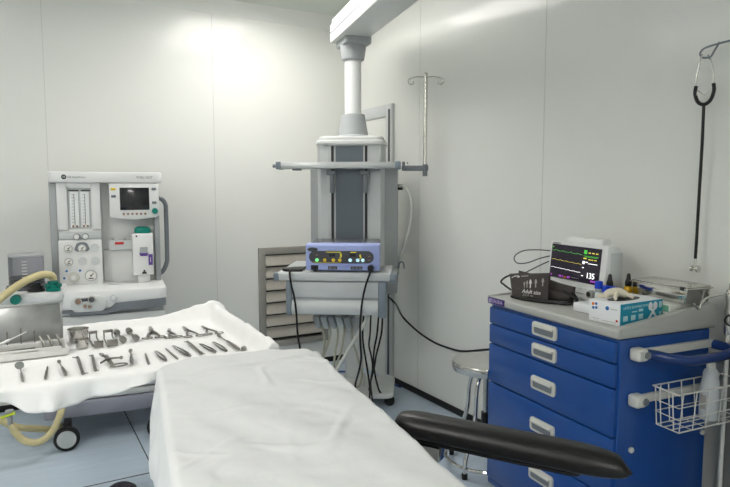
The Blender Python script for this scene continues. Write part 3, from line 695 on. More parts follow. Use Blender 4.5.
# electrosurgical unit on the lower shelf
PM_ = Matrix.Translation((PX, PY, 0)) @ Matrix.Rotation(PR, 4, 'Z')
EU = thing('electrosurgical_unit', 'lilac electrosurgical unit with green and yellow buttons on the pendant shelf', 'medical device', PM_ @ Vector((.010, -.205, .020)), PR)
EU.rotation_euler.x = R(0)
ex0, ex1, ey0, ey1, ez0, ez1 = -.284, .184, .0, .318, .972, 1.138
MB().box(ex0 + .012, ex1 - .012, ey0 + .02, ey1, ez0 + .003, ez1 - .004, .006).build('case', 'esu_top', EU)
fp = MB().box(ex0, ex1, ey0, ey0 + .03, ez0, ez1, .010, 3).build('front_panel', 'esu_lilac', EU)
MB().box(ex0, ex1, ey0 + .004, ey0 + .09, ez1 - .018, ez1, .004).build('top_lip', 'esu_lilac', EU)
dk = MB().prism(rrect(-.262, .145, 1.020, 1.098, .038, 8), 'y', ey0 - .003, ey0 + .01).build('control_field', 'panel_dark', EU)
MB().prism([(.033 * cos(2 * pi * k / 24), .013 * sin(2 * pi * k / 24)) for k in range(24)], 'y', ey0 - .003, ey0 + .01).build('badge', 'dark_grey', EU, loc=(ex0 + .045, 0, 1.106))
text('cut_setting', '3', .036, (-.062, ey0 - .0036, 1.068), FRONT, 'led_yellow', dk, 'CENTER')
text('coag_setting', '5', .034, (.062, ey0 - .0036, 1.062), FRONT, 'led_yellow', dk, 'CENTER')
for x in (-.115, .015): MB().box(x - .02, x + .018, ey0 - .0045, ey0, 1.062, 1.082, .002).build('display_window', 'ink', dk)
MB().box(-.155, -.06, ey0 - .0042, ey0, 1.0895, 1.0915).box(0, .036, ey0 - .0042, ey0, 1.0885, 1.0915).build('printed_line', 'led_yellow', dk)
MB().tube([(-.235, ey0 - .004, 1.030), (-.225, ey0 - .004, 1.0245), (-.06, ey0 - .004, 1.0245)], .0016, 6).build('yellow_outline', 'yellow_btn', dk)
for x, m in ((-.212, 'led_green'), (-.163, 'yellow_btn'), (-.108, 'yellow_btn'), (-.068, 'yellow_btn'), (-.002, 'led_white'), (.045, 'led_white'), (.077, 'led_white')):
    MB().lathe([(.0105, -.007), (.0115, -.004), (.0115, .004)], (x, ey0, 1.040), 'y', 18).build('button', m, dk)
for x, z in ((-.212, 1.072), (.118, 1.065), (.118, 1.04)): MB().box(x - .008, x + .008, ey0 - .0045, ey0, z - .003, z + .003).build('indicator_mark', 'copper_dot', dk)
MB().box(ex0 + .006, ex1 - .006, ey0 - .004, ey0 + .01, 1.006, 1.012, .002).build('panel_rib', 'esu_lilac', EU)
q = MB().box(-.252, -.205, ey0 - .004, ey0 + .01, .976, 1.006, .003).build('power_switch', 'ink', EU)
MB().box(-.244, -.213, ey0 - .010, ey0, .981, .998, .003).build('rocker', 'black_plastic', q)
MB().box(-.143, -.085, ey0 - .003, ey0 + .01, .980, 1.000, .003).build('socket_pair', 'panel_dark', EU)
MB().box(.0, .075, ey0 - .003, ey0 + .01, .980, 1.000, .003).build('socket_row', 'panel_dark', EU)
for x in (-.128, -.10, .015, .037, .06): MB().lathe([(.006, -.006), (.006, 0)], (x, ey0, .990), 'y', 12).build('socket_pin', 'steel_grey', EU)
MB().lathe([(.019, -.028), (.021, -.004), (.021, .006)], (.127, ey0, .992), 'y', 20).build('plug', 'ink', EU)
for x in (ex0 + .05, ex1 - .05):
    for y in (ey0 + .05, ey1 - .05): MB().lathe([(.012, .9612 - (y - ey0) * .052 + .0012), (.014, .977)], (x, y, 0), 'z', 14).build('foot', 'black_rubber', EU)
for ch in EU.children: ch.location.z -= .9612
EU.location.z += .9612 + .0022; EU.rotation_euler.x = R(3)
PM = Matrix.Translation((PX, PY, 0)) @ Matrix.Rotation(PR, 4, 'Z')
pw = lambda *p: PM @ Vector(p)
def cable(name, pts, r, m, label, cat='cable', group=None, seg=8, k=8):
    o = MB().tube([Vector(p) for p in pts], r, seg, smooth=k).build(name, m, sharp=80)
    return tag(o, label, cat, group)
# black return pad on the shelf with its cable
pdm = MB().prism([(-.435, -.16), (-.39, -.20), (-.300, -.185), (-.300, -.03), (-.37, -.05), (-.44, -.11)], 'z', .9835, .999, .004).build('return_pad', 'black_plastic', loc=(PX, PY, 0), rz=PR)
tag(pdm, 'flat black return pad on the left end of the pendant shelf', 'pad')
MB().tube([(-.375, -.192, .992), (-.373, -.234, .985), (-.362, -.244, .91), (-.343, -.244, .83), (-.330, -.244, .72), (-.327, -.240, .62), (-.318, -.22, .52), (-.31, -.18, .44), (-.30, -.12, .34)], .0065, 8, smooth=8).build('cord', 'black_cable', pdm)
cable('cable', [pw(.137, -.2385, 1.010), pw(.137, -.246, 1.0095), pw(.134, -.255, .985), pw(.108, -.248, .91), pw(.085, -.246, .80), pw(.073, -.244, .66), pw(.072, -.22, .54), pw(.072, -.16, .42), pw(.05, -.08, .31), pw(.02, .03, .20), pw(.01, .085, .124)], .0065, 'black_cable', 'black cable hanging from the plug of the lilac unit down past the drawer', 'cable')
cable('cable', [pw(.072, .045, .655), pw(.068, .02, .52), pw(.085, .0, .40), pw(.105, -.005, .28), pw(.118, -.01, .18), pw(.12, -.03, .09), pw(.15, -.04, .012)], .0065, 'black_cable', 'left one of the four thin black cables below the drawer, running to the floor', 'cable')
cable('cable', [pw(.118, .10, .655), pw(.112, .10, .52), pw(.105, .10, .44), pw(.122, .10, .36), pw(.130, .10, .28), pw(.118, .08, .18), pw(.14, .0, .06), pw(.16, -.02, .012)], .0062, 'black_cable', 'second from the left of the four thin black cables below the drawer', 'cable')
cable('cable', [pw(.172, .10, .655), pw(.160, .10, .52), pw(.142, .105, .42), pw(.135, .12, .32), pw(.150, .10, .22), pw(.175, .07, .14), pw(.19, .06, .122)], .0065, 'black_cable', 'third from the left of the four thin black cables, ending on the stand base', 'cable')
cable('cable', [pw(.196, .12, .655), pw(.192, .12, .54), pw(.172, .125, .44), pw(.152, .13, .36), pw(.140, .14, .28), pw(.118, .12, .19), pw(.105, .10, .124)], .0065, 'black_cable', 'rightmost of the four thin black cables below the drawer', 'cable')
cable('cable', [pw(.236, .0, .80), pw(.29, .03, .74), (2.44, 3.70, .57), (2.47, 3.55, .49), (2.48, 3.37, .45), (2.485, 3.2, .445), (2.485, 3.05, .46), (2.485, 2.8, .53), (2.485, 2.55, .60)], .007, 'black_cable', 'black cord sagging along the right wall towards the stool', 'cord')
cable('oxygen_hose', [pw(.293, .33, 1.52), pw(.325, .31, 1.525), pw(.36, .30, 1.50), pw(.385, .30, 1.43), pw(.388, .30, 1.36), pw(.375, .31, 1.25), pw(.345, .33, 1.13), pw(.315, .35, 1.03), pw(.305, .37, .93), pw(.30, .38, .86)], .0105, 'white_hose', 'white hose curving from the pendant column down behind the shelf', 'hose', seg=10)
MB().lathe([(.02, .0), (.02, .035)], (0, 0, 0), 'x', 16).build('hose_socket', 'ink', Pn, loc=(.292, .335, 1.52))
cable('suction_tube', [pw(.112, -.12, .70), pw(.100, -.125, .66), pw(.0, -.14, .49), pw(-.10, -.155, .32), pw(-.17, -.165, .20), pw(-.19, -.17, .10)], .0115, 'white_hose', 'straight white tube slanting down left under the drawer', 'tube', seg=10)

# dental stand under the drawer
D = thing('handpiece_stand', 'white wheeled stand with post and row of hose holders under the pendant drawer', 'stand', (PX, PY, 0), PR)
MB().prism(rrect(-.24, .275, .06, .50, .06), 'z', .078, .112, .008).build('base', 'off_white', D)
MB().box(-.075, .048, .24, .36, .11, .60, .012).build('post', 'off_white', D)
MB().box(-.09, .06, .22, .38, .108, .17, .01).build('post_foot', 'off_white', D)
MB().box(-.28, .0, .13, .30, .615, .648, .006).build('holder_bar', 'mid_grey', D)
for i in range(5):
    x = -.278 + i * .052
    MB().prism([(x, .640), (x + .040, .640), (x + .056, .585), (x + .056, .560), (x + .028, .560), (x + .012, .60)], 'y', .06, .15, .004).build('holder', 'light_grey' if i % 2 else 'mid_grey', D)
hs = [[(-.222, .10, .572), (-.200, .10, .49), (-.205, .10, .42), (-.214, .10, .36), (-.22, .10, .28), (-.21, .10, .20), (-.20, .12, .115)],
      [(-.168, .10, .572), (-.160, .10, .52), (-.180, .10, .44), (-.208, .10, .36), (-.205, .10, .28), (-.19, .14, .115)],
      [(-.114, .10, .572), (-.108, .10, .50), (-.125, .10, .40), (-.135, .10, .32), (-.14, .11, .22), (-.14, .14, .115)],
      [(-.062, .10, .572), (-.072, .10, .48), (-.085, .10, .40), (-.118, .10, .29), (-.10, .12, .20), (-.08, .15, .115)],
      [(-.010, .10, .572), (-.010, .10, .48), (.02, .10, .38), (.040, .11, .30), (.055, .13, .22), (.03, .16, .13), (-.02, .20, .115)]]
for h_ in hs: MB().tube(h_, .0075, 8, smooth=8).build('hose', 'cream_hose', D)
for x, y in ((.245, .17), (-.21, .1), (.2, .47), (-.2, .47)):
    c = MB().box(x - .012, x + .012, y - .012, y + .03, .055, .08, .004).build('caster', 'dark_grey', D)
    MB().lathe([(.030, -.018), (.036, -.012), (.036, .012), (.030, .018)], (x, y - .01, .0365), 'y', 24).build('wheel', 'black_rubber', c)
cable('floor_cord', [(2.18, 4.3, .008), (2.25, 4.18, .008), (2.33, 4.20, .008), (2.40, 4.02, .008), (2.46, 3.95, .008), (2.49, 3.80, .008)], .006, 'cord_blue', 'thin blue cord lying on the floor in the corner behind the stand', 'cord')
cable('floor_cord', [(2.02, 4.45, .008), (2.10, 4.33, .008), (2.16, 4.32, .008), (2.28, 4.38, .008), (2.41, 4.25, .008)], .006, 'cord_blue', 'thin blue cord by the foot of the back wall', 'cord')

# ------------------------------------------------------------------ blue medical cart
CX_, CY_, CR = 1.889, 1.439, R(-95.637)
CM = Matrix.Translation((CX_, CY_, 0)) @ Matrix.Rotation(CR, 4, 'Z')
cw = lambda *p: CM @ Vector(p)
K = thing('medical_cart', 'blue five-drawer medical cart with grey top against the right wall', 'cart', (CX_, CY_, 0), CR)
W0 = -.802
MB().box(W0 + .004, -.004, .018, .495, .075, .952, .006).build('body', 'cart_blue', K)
MB().box(W0, 0, .014, .50, .055, .085, .006).build('plinth', 'cart_blue', K)
zs = [.944, .860, .766, .577, .345, .092]
hz = [.906, .812, .668, .482, .262]
for i in range(5):
    dr_ = MB().box(W0 + .012, -.014, 0, .03, zs[i + 1] + .003, zs[i] - .003, .005).build('drawer', 'cart_blue', K)
    z = hz[i]
    h_ = MB().prism(rrect(-.469, -.317, z - .030, z + .030, .014), 'y', -.010, .004, .004).build('handle', 'handle_grey', dr_)
    MB().prism(rrect(-.452, -.334, z - .018, z + .014, .008), 'y', -.0108, -.005).build('grip_recess', 'steel_grey', h_)
    MB().prism([(-.005, z + .022), (-.020, z + .016), (-.020, z + .010), (-.008, z + .006)], 'x', -.455, -.331).build('grip_lip', 'handle_grey', h_)
ct = MB().box(W0 - .004, .006, -.006, .52, .955, .992, .010, 3)
ct.prism([(-.004, .985), (.51, .985), (.515, 1.045), (.50, 1.056), (.06, 1.006), (.0, .996)], 'x', -.022, .006, .004)
ct.prism([(-.004, .985), (.51, .985), (.515, 1.012), (.50, 1.018), (.06, .998), (.0, .994)], 'x', W0 - .004, W0 + .016, .004)
ct.box(W0 - .004, .006, .50, .52, .98, 1.05, .006)
ct.build('counter', 'cart_grey', K)
lb = MB().box(W0 + .012, W0 + .135, -.0085, -.002, .960, .990, .001).build('maker_label', 'label_purple', K)
text('label_lettering', 'SAUDA', .024, (W0 + .046, -.0095, .975), FRONT, 'label_ink', lb, sx=1.0)
MB().ring((W0 + .030, -.009, .975), .0085, .0016, 'y', 16, n=6).tube([(W0 + .022, -.0092, .967), (W0 + .039, -.0092, .984)], .0014, 6).build('label_emblem', 'label_ink', lb)
for x, y, z in ((.0, .085, .525), (.0, .475, .530)): MB().lathe([(.011, -.006), (.011, .004), (.008, .006)], (x, y, z), 'x', 16).build('bolt', 'handle_grey', K)
# side rails and push bar
for z, zr in ((.898, .897), (.724, .722)):
    b_ = MB().box(-.004, .046, .055, .108, z - .024, z + .024, .012, 3).build('bar_bracket', 'handle_grey', K)
    MB().lathe([(.013, .0), (.013, .052)], (0, .096, z), 'x', 16).build('bracket_screw', 'steel_grey', b_)
    MB().box(-.004, .016, .10, .50, zr - .016, zr + .014, .003).build('side_rail', 'handle_grey', K)
MB().tube([(.030, .105, .900), (.045, .138, .894), (.085, .175, .887), (.120, .225, .884), (.128, .30, .884), (.128, .40, .886), (.126, .45, .890), (.110, .485, .892), (.06, .497, .892), (.01, .497, .892)], .0185, 14, smooth=6).build('push_bar', 'bar_blue', K)
for x in (W0 + .06, -.06):
    for y in (.07, .44):
        c = MB().box(x - .02, x + .02, y - .02, y + .02, .045, .06, .004).build('caster', 'dark_grey', K)
        MB().lathe([(.022, -.014), (.025, -.01), (.025, .01), (.022, .014)], (x, y, .0252), 'x', 20).build('wheel', 'black_rubber', c)
# wire basket hooked on the side rail
BK = thing('wire_basket', 'white wire basket hanging on the right side of the blue cart', 'basket', (CX_, CY_, 0), CR)
bx0, bx1, by0, by1, bz0, bz1 = .030, .150, .150, .520, .630, .775
fr = MB()
fr.tube([(bx0, by0, bz1), (bx1, by0 - .01, bz1), (bx1, by1, bz1), (bx0, by1, bz1)], .0034, 8, closed=True).tube([(bx0 + .006, by0 + .01, bz0 + .05), (bx1 - .006, by0, bz0 + .05), (bx1 - .006, by1 - .01, bz0 + .05), (bx0 + .006, by1 - .01, bz0 + .05)], .0024, 6, closed=True).tube([(bx0 + .012, by0 + .01, bz0), (bx1 - .012, by0 + .01, bz0), (bx1 - .012, by1 - .01, bz0), (bx0 + .012, by1 - .01, bz0)], .0028, 8, closed=True)
fr.build('rim', 'wire_white', BK)
mm = MB()
for i in range(4):
    x = bx0 + .012 + (bx1 - bx0 - .024) * i / 3; mm.tube([(x, by0 + .01, bz0), (x, by1 - .01, bz0)], .0021, 6)
for i in range(6):
    y = by0 + .012 + (by1 - by0 - .024) * i / 5
    mm.tube([(bx0, y, bz1), (bx0 + .012, y, bz0), (bx1 - .012, y, bz0), (bx1, y, bz1)], .0023, 6)
for x in (bx0 + .033, bx1 - .033): mm.tube([(x, by0 - .003, bz1), (x, by0 + .01, bz0)], .0023, 6)
for z in (.725,): mm.tube([(bx0 + .004, by0 + .004, z), (bx1 - .004, by0 - .005, z), (bx1 - .004, by1 - .004, z)], .0021, 6)
mm.build('wires', 'wire_white', BK)
for y in (.20, .44): MB().tube([(bx0, y, bz1), (.0235, y, bz1 - .005), (.0205, y, .745), (.0205, y, .700)], .003, 6).build('hook', 'wire_white', BK)
# bottle in the basket
bt = thing('plastic_bottle', 'clear plastic bottle standing in the wire basket', 'bottle', cw(.097, .372, .6335), CR)
bt.scale = (.90, .90, .90)
MB().lathe([(.030, 0), (.038, .006), (.039, .02), (.039, .135), (.034, .165), (.030, .185), (.032, .195), (.026, .212), (.016, .222), (.015, .232)], (0, 0, 0), 'z', 32).build('body', 'clear_bottle', bt)
MB().lathe([(.036, .004), (.0365, .02), (.0365, .125)], (0, 0, 0), 'z', 32).build('contents', 'liquid', bt)
MB().lathe([(.018, .224), (.018, .246), (.014, .250)], (0, 0, 0), 'z', 24).build('cap', 'handle_grey', bt)
MB().box(-.012, .012, -.0405, -.038, .05, .11, .002).build('label_patch', 'grey_print', bt)
# pole beside the cart
IP = thing('infusion_stand', 'steel infusion stand with hooked top arm at the rear corner of the blue cart', 'stand', cw(.034, .548, 0), CR)
MB().cyl((0, 0, .03), (0, 0, .98), .0085, seg=14).build('lower_pole', 'wire_white', IP)
MB().lathe([(.014, .93), (.0165, .96), (.0135, .99), (.016, 1.02), (.0125, 1.05), (.0155, 1.08), (.013, 1.108), (.004, 1.112)], (0, 0, 0), 'z', 16).build('wrapped_sleeve', 'steel', IP)
MB().tube([(.0, .0, 1.095), (.03, -.10, 1.100), (.045, -.19, 1.098), (.052, -.225, 1.086), (.056, -.245, 1.066), (.060, -.262, 1.066), (.064, -.285, 1.086)], .0042, 8, smooth=5).build('hook_arm', 'steel', IP)
MB().cyl((0, 0, 1.11), (0, 0, 1.135), .004, seg=8).build('tip', 'steel', IP)
MB().ball((.012, .045, 1.02), .017).cyl((0, .0, 1.02), (.01, .04, 1.02), .007, seg=10).build('clamp_knob', 'black_plastic', IP)
MB().tube([(.02, -.02, .97), (.02, -.045, .985), (.02, -.05, 1.0), (.02, -.03, 1.012), (.02, -.012, 1.0), (.02, -.012, .975)], .0035, 6, smooth=4).build('cord_loop', 'black_cable', IP)
for a in range(4):
    q = a * pi / 2 + .785
    MB().tube([(0, 0, .035), (.07 * cos(q), .07 * sin(q), .012)], .009, 8).build('foot', 'steel_grey', IP)
fc = MB().box(2.44, 2.512, .55, 1.365, 0, 1.05, .006).build('wall_panel', 'far_grey')
tag(fc, 'plain grey low panel against the right wall behind the infusion stand', 'panel')

# ------------------------------------------------------------------ things on the cart (counter surface at z = .992)
ZC = .9925
# patient monitor
mo = thing('patient_monitor', 'white patient monitor showing traces and 135 on the cart', 'monitor', cw(-.752, .312, ZC), CR + R(-2))
MW_, MH = .385, .262
MB().prism([(0, .012), (.0, .075), (.018, MH), (.08, MH - .004), (.105, MH - .03), (.11, .012)], 'x', 0, MW_, .008).box(.02, MW_ - .02, .01, .10, 0, .014, .003).build('housing', 'white_plastic', mo)
MB().box(.10, MW_ - .05, .03, .085, MH - .006, MH + .024, .010).build('carry_handle', 'white_plastic', mo)
MB().box(MW_ - .004, MW_ + .003, .03, .098, .06, MH - .03, .004).build('side_panel', 'light_grey', mo)
scr = bpy.data.objects.new('screen', None)
def on_face(x0, x1, h0, h1, d0, d1):     # x across, h up the leaning front face, d out of it
    return x0, x1, h0, h1, d0, d1
lean = atan2(.018, MH - .075)
def face_box(mb, x0, x1, h0, h1, d):
    return mb.box(x0, x1, -d, .004, h0, h1, 0, rot=None)
so = face_box(MB(), .020, MW_ - .036, .010, .172, .003).build('screen', 'monitor_screen', mo, loc=(0, .0, .075)); so.rotation_euler.x = -lean
def trace(name, pts, m, r=.0008):
    o = MB().tube([(x, -.0036, z) for x, z in pts], r, 5).build(name, m, so); return o
sx0, sx1 = .028, .232
def wave(z, amp, f):
    return [(sx0 + (sx1 - sx0) * i / 60, z + amp * (abs(sin(i * f)) ** 12) - .0001 * i) for i in range(61)]
trace('green_trace', wave(.142, .004, .21), 'trace_green'); trace('yellow_trace', wave(.098, .003, .26), 'trace_yellow'); trace('white_trace', wave(.060, .0015, .3), 'trace_white')
mm = MB()
for x in (.272, .295, .318): mm.box(x, x + .014, -.0042, -.002, .146, .151)
for x in (.275, .292, .312): mm.box(x, x + .013, -.0042, -.002, .1165, .1205)
mm.box(.243, .262, -.0042, -.002, .119, .125); mm.build('yellow_figures', 'trace_yellow', so)
mm = MB().box(.243, .262, -.0042, -.002, .142, .160).box(.028, .034, -.0042, -.002, .155, .161).box(.243, .335, -.0042, -.002, .1325, .1345).box(.25, .33, -.0042, -.002, .128, .130); mm.build('green_figures', 'trace_green', so)
mm = MB().box(.240, .252, -.0042, -.002, .096, .109).box(.258, .272, -.0042, -.002, .1035, .1075).box(.276, .332, -.0042, -.002, .099, .1015).box(.24, .25, -.0042, -.002, .077, .081).box(.24, .25, -.0042, -.002, .040, .044)
mm.build('white_figures', 'trace_white', so)
text('rate_figures', '135', .037, (.297, -.0040, .045), FRONT, 'trace_white', so, 'CENTER')
mm = MB()
for x, w in ((.03, .008), (.088, .018), (.112, .006), (.146, .02), (.30, .03)): mm.box(x, x + w, -.0042, -.002, .019, .027)
mm.build('purple_figures', 'trace_purple', so)
MB().box(.125, .137, -.0042, -.002, .016, .024).build('red_mark', 'orange', so)
mm = MB().box(.05, .235, -.0042, -.002, .0125, .0135).box(.175, .225, -.0042, -.002, .024, .0255).build('grey_lines', 'grey_print', so)
MB().box(.03, .075, -.003, .01, .176, .180).build('maker_mark', 'grey_ink', mo, loc=(0, -.003, .075)).rotation_euler.x = -lean
kn = MB().lathe([(.017, -.022), (.018, -.018), (.018, .004)], (.315, 0, .043), 'y', 24).build('knob', 'mid_grey', mo)
MB().lathe([(.012, -.024), (.013, -.020)], (.315, 0, .043), 'y', 24).build('knob_face', 'steel', kn)
mm = MB()
for i in range(6): mm.box(.10 + i * .032, .118 + i * .032, -.003, .004, .054, .060, .001)
mm.build('key_row', 'light_grey', mo)
MB().box(.11, .26, -.002, .004, .033, .0355).build('panel_line', 'steel_grey', mo)
# sensor lead looping off the left of the monitor
cable('sensor_lead', [cw(-.760, .38, 1.195), cw(-.80, .36, 1.196), cw(-.87, .35, 1.194), cw(-.97, .35, 1.182), cw(-1.04, .35, 1.155), cw(-1.06, .35, 1.128), cw(-1.03, .35, 1.108), cw(-.95, .35, 1.118), cw(-.86, .355, 1.150), cw(-.80, .37, 1.168), cw(-.760, .38, 1.170)], .0032, 'dark_grey', 'thin grey lead looping out left of the patient monitor', 'lead', seg=6)
cable('sensor_lead', [cw(-.760, .37, 1.150), cw(-.80, .36, 1.140), cw(-.87, .33, 1.10), cw(-.93, .29, 1.055), cw(-.90, .22, 1.02), cw(-.85, .2, .9965 + .01)], .0030, 'dark_grey', 'thin grey lead dropping from the monitor towards the cuff', 'lead', seg=6)
# blood pressure cuff
CFR = CR + R(18)
cf = thing('pressure_cuff', 'folded dark brown blood pressure cuff with white print on the cart top', 'pressure cuff', cw(-.768, .062, ZC), CFR)
def cuff_panel(u, v):
    x = (.005 + .050 * (1 - v)) * (1 - u) + (.232 + .012 * (1 - v)) * u
    z = .006 + v * (.098 + .028 * u)
    y = -.004 + .045 * v + .018 * sin(pi * u) * -1 + .010 * v * sin(u * 5)
    return (x, y, z)
MB().grid(cuff_panel, 24, 12).build('front_flap', 'cuff_brown', cf, sharp=180, thick=.008)
MB().tube([(.04, .050, .022), (.14, .045, .024), (.25, .048, .026), (.32, .065, .028)], .022, 12, smooth=5, flat=1.).build('rolled_body', 'cuff_brown', cf)
def cuff_back(u, v): return (.03 + .30 * u, .062 + .020 * v + .01 * sin(u * 6), .006 + v * (.112 - .045 * u))
MB().grid(cuff_back, 20, 10).build('back_flap', 'cuff_brown', cf, sharp=180, thick=.010)
pr = dict(rot=(R(90 - 22), 0, R(0)))
def on_cuff(u, v, out=.0045):
    p = Vector(cuff_panel(u, v)); du = Vector(cuff_panel(min(1, u + .02), v)) - p; dv = Vector(cuff_panel(u, min(1, v + .05))) - p
    n = du.cross(dv).normalized()
    return p + n * out, du.normalized(), n
def cuff_print(name, polys, m):
    mb = MB()
    for poly in polys:
        fs = [mb.bm.verts.new(on_cuff(u, v, .0012)[0]) for u, v in poly]
        ts = [mb.bm.verts.new(on_cuff(u, v, .0002)[0]) for u, v in poly]
        mb.bm.faces.new(fs)
        for i in range(len(fs)): mb.bm.faces.new((fs[i], fs[(i + 1) % len(fs)], ts[(i + 1) % len(fs)], ts[i]))
    return mb.build(name, m, bpy.data.objects['front_flap'] if False else cf)
def person_icon(u, v, s): 
    return [[(u - .012 * s, v), (u + .012 * s, v), (u + .012 * s, v + .16 * s), (u + .03 * s, v + .14 * s), (u + .022 * s, v + .24 * s), (u, v + .30 * s), (u - .022 * s, v + .24 * s), (u - .03 * s, v + .14 * s), (u - .012 * s, v + .16 * s)]]
cuff_print('white_figure_print', person_icon(.565, .43, 1.15), 'white_print')
cuff_print('grey_figure_print', person_icon(.40, .43, .8) + person_icon(.475, .44, .95) + person_icon(.70, .46, 1.1) + person_icon(.86, .52, 1.0), 'grey_print')
cuff_print('brand_print', [[(.05, .80), (.10, .84), (.10, .87), (.05, .83)], [(.11, .86), (.24, .885), (.24, .91), (.11, .90)], [(.20, .82), (.27, .84), (.26, .895), (.22, .88)]], 'white_print')
cuff_print('pink_print', [[(.31, .86), (.50, .885), (.50, .915), (.31, .895)]], 'grey_print')
def cuff_text(name, body, size, u, v, m):
    p, du, n = on_cuff(u, v, .0013); up = n.cross(du)
    o = text(name, body, size, p, (0, 0, 0), m, cf, 'LEFT')
    o.rotation_euler = Matrix((du, up, n)).transposed().to_euler()
    return o
cuff_text('size_lettering', 'Adult size', .027, .345, .285, 'white_print')
cuff_text('range_lettering', '27-35 cm', .016, .36, .14, 'grey_print')
cuff_text('artery_lettering', 'ARTERY', .012, .10, .33, 'faint_print')
MB().tube([(.03, .02, .03), (-.01, .02, .05), (-.035, .03, .062), (-.02, .05, .085), (.02, .07, .10), (.06, .075, .10)], .0045, 8, smooth=6).build('air_hose', 'black_cable', cf)
MB().tube([(.06, -.02, .0075), (.14, -.042, .0075), (.22, -.040, .0075), (.29, -.02, .0075), (.35, .03, .0075), (.345, .07, .02), (.31, .08, .05)], .0065, 8, smooth=6).build('air_hose', 'black_cable', cf)
MB().tube([(.30, .04, .055), (.34, .02, .045), (.37, .02, .02), (.34, -.01, .0075), (.27, -.03, .012), (.16, -.038, .018)], .006, 8, smooth=6).build('air_hose', 'black_cable', cf)
# slim white box, glove box and glove
o = MB().prism(rrect(0, .150, 0, .10, .012), 'z', 0, .036, .005).build('slim_box', 'box_white', loc=cw(-.352, .105, ZC), rz=CR + R(4)); tag(o, 'slim plain white box lying between the pressure cuff and the glove box', 'box')
GR = CR + R(6)
gb = thing('glove_box', 'white and turquoise glove box at the front corner of the cart top', 'glove box', cw(-.180, .030, ZC), GR)
GW, GL, GH = .140, .255, .084
MB().box(0, GW, 0, GL, 0, GH, .002).build('carton', 'box_white', gb)
sd = MB().box(GW - .0008, GW + .0008, .004, GL - .001, .003, GH - .002).build('turquoise_side', 'box_blue', gb)
SIDE = (R(90), 0, R(90))
text('side_title', 'LATEX EXAMINATION', .0145, (GW + .0009, .020, .066), SIDE, 'box_pale', sd)
mm = MB()
for y in (.02, .065, .11): mm.box(GW + .0006, GW + .0014, y, y + .026, .016, .036)
mm.box(GW + .0006, GW + .0014, .07, .10, .046, .05).box(GW + .0006, GW + .0014, .11, .135, .046, .056)
mm.build('side_print', 'box_pale', sd)
MB().box(GW + .0006, GW + .0014, .232, .250, .05, .074).build('size_mark', 'box_pale', sd)
MB().box(GW + .0006, GW + .0014, .236, .248, .02, .034).build('count_mark', 'box_pale', sd)
mm = MB()
for y in (.180, .209):
    mm.prism([(y + .013 * cos(2 * pi * k / 18), .060 + .016 * sin(2 * pi * k / 18)) for k in range(18)], 'x', GW + .0006, GW + .0016)
mm.prism([(.165, .012), (.178, .012), (.212, .05), (.200, .05)], 'x', GW + .0006, GW + .0018).prism([(.212, .012), (.226, .012), (.192, .05), (.178, .05)], 'x', GW + .0006, GW + .0020)
mm.build('hand_picture', 'box_white', sd)
def disc(x, z, r): return [(x + r * cos(2 * pi * k / 16), z + r * sin(2 * pi * k / 16)) for k in range(16)]
MB().prism(disc(.020, .068, .006), 'y', -.0012, .001).build('orange_dot', 'orange', gb)
MB().prism(disc(.034, .070, .0055), 'y', -.0012, .001).prism(disc(.021, .053, .0055), 'y', -.0012, .001).prism(disc(.035, .055, .0055), 'y', -.0012, .001).prism(disc(.085, .060, .008), 'y', -.0012, .001).build('blue_dots', 'dot_blue', gb)
MB().box(.098, .130, -.0008, .001, .0585, .0605).box(.02, .05, -.0008, .001, .012, .0135).box(.06, .125, -.0008, .001, .010, .0115).build('small_print', 'grey_print', gb)
MB().box(.124, .133, -.0008, .001, .014, .022).build('corner_mark', 'red', gb)
MB().prism([(GW / 2 + .035 * cos(2 * pi * k / 28), GL * .45 + .085 * sin(2 * pi * k / 28)) for k in range(28)], 'z', GH - .0006, GH + .0010).build('opening', 'ink', gb)
gl = MB()
gl.tube([(.050, .050, .0), (.046, .046, .006), (.052, .066, .014), (.062, .095, .014), (.072, .115, .006), (.076, .125, .0)], .02, 12, smooth=5, radii=lambda t: .011 + .007 * sin(pi * t))
gl.tube([(.046, .050, .006), (.032, .035, .002), (.020, .022, .0)], .010, 10, smooth=5, radii=lambda t: .011 - .004 * t)
gl.tube([(.060, .085, .014), (.076, .06, .010), (.092, .035, -.004)], .010, 10, smooth=5, radii=lambda t: .010 - .004 * t)
gl.tube([(.062, .10, .012), (.086, .115, .004), (.105, .125, -.004)], .010, 10, smooth=5, radii=lambda t: .010 - .004 * t)
gl.tube([(.056, .10, .012), (.046, .135, .006), (.056, .160, -.003)], .010, 10, smooth=5, radii=lambda t: .010 - .004 * t)
o = gl.build('latex_glove', 'glove_latex', loc=CM @ Vector((-.180, .030, ZC + GH + .0125)), rz=GR, sharp=180); tag(o, 'crumpled cream latex glove pulled out of the glove box top', 'glove')
# sample tubes with blue caps
for x, y, h, lab in ((-.346, .245, .116, 'tallest blue-capped sample tube, nearest the monitor knob'), (-.309, .250, .102, 'middle blue-capped sample tube behind the latex glove'), (-.273, .255, .102, 'blue-capped sample tube beside the yellow bottles')):
    t = thing('sample_tube', lab, 'sample tube', cw(x, y, ZC), CR, 'blue capped sample tubes')
    MB().lathe([(.0125, 0), (.0145, .006), (.0145, h * .76)], (0, 0, 0), 'z', 20).build('tube', 'tube_clear', t)
    MB().lathe([(.0148, h * .28), (.0148, h * .60)], (0, 0, 0), 'z', 20).build('label', 'tube_label', t)
    MB().lathe([(.0168, h * .74), (.0175, h * .78), (.0165, h), (.010, h * 1.02)], (0, 0, 0), 'z', 20).build('cap', 'cap_blue', t)
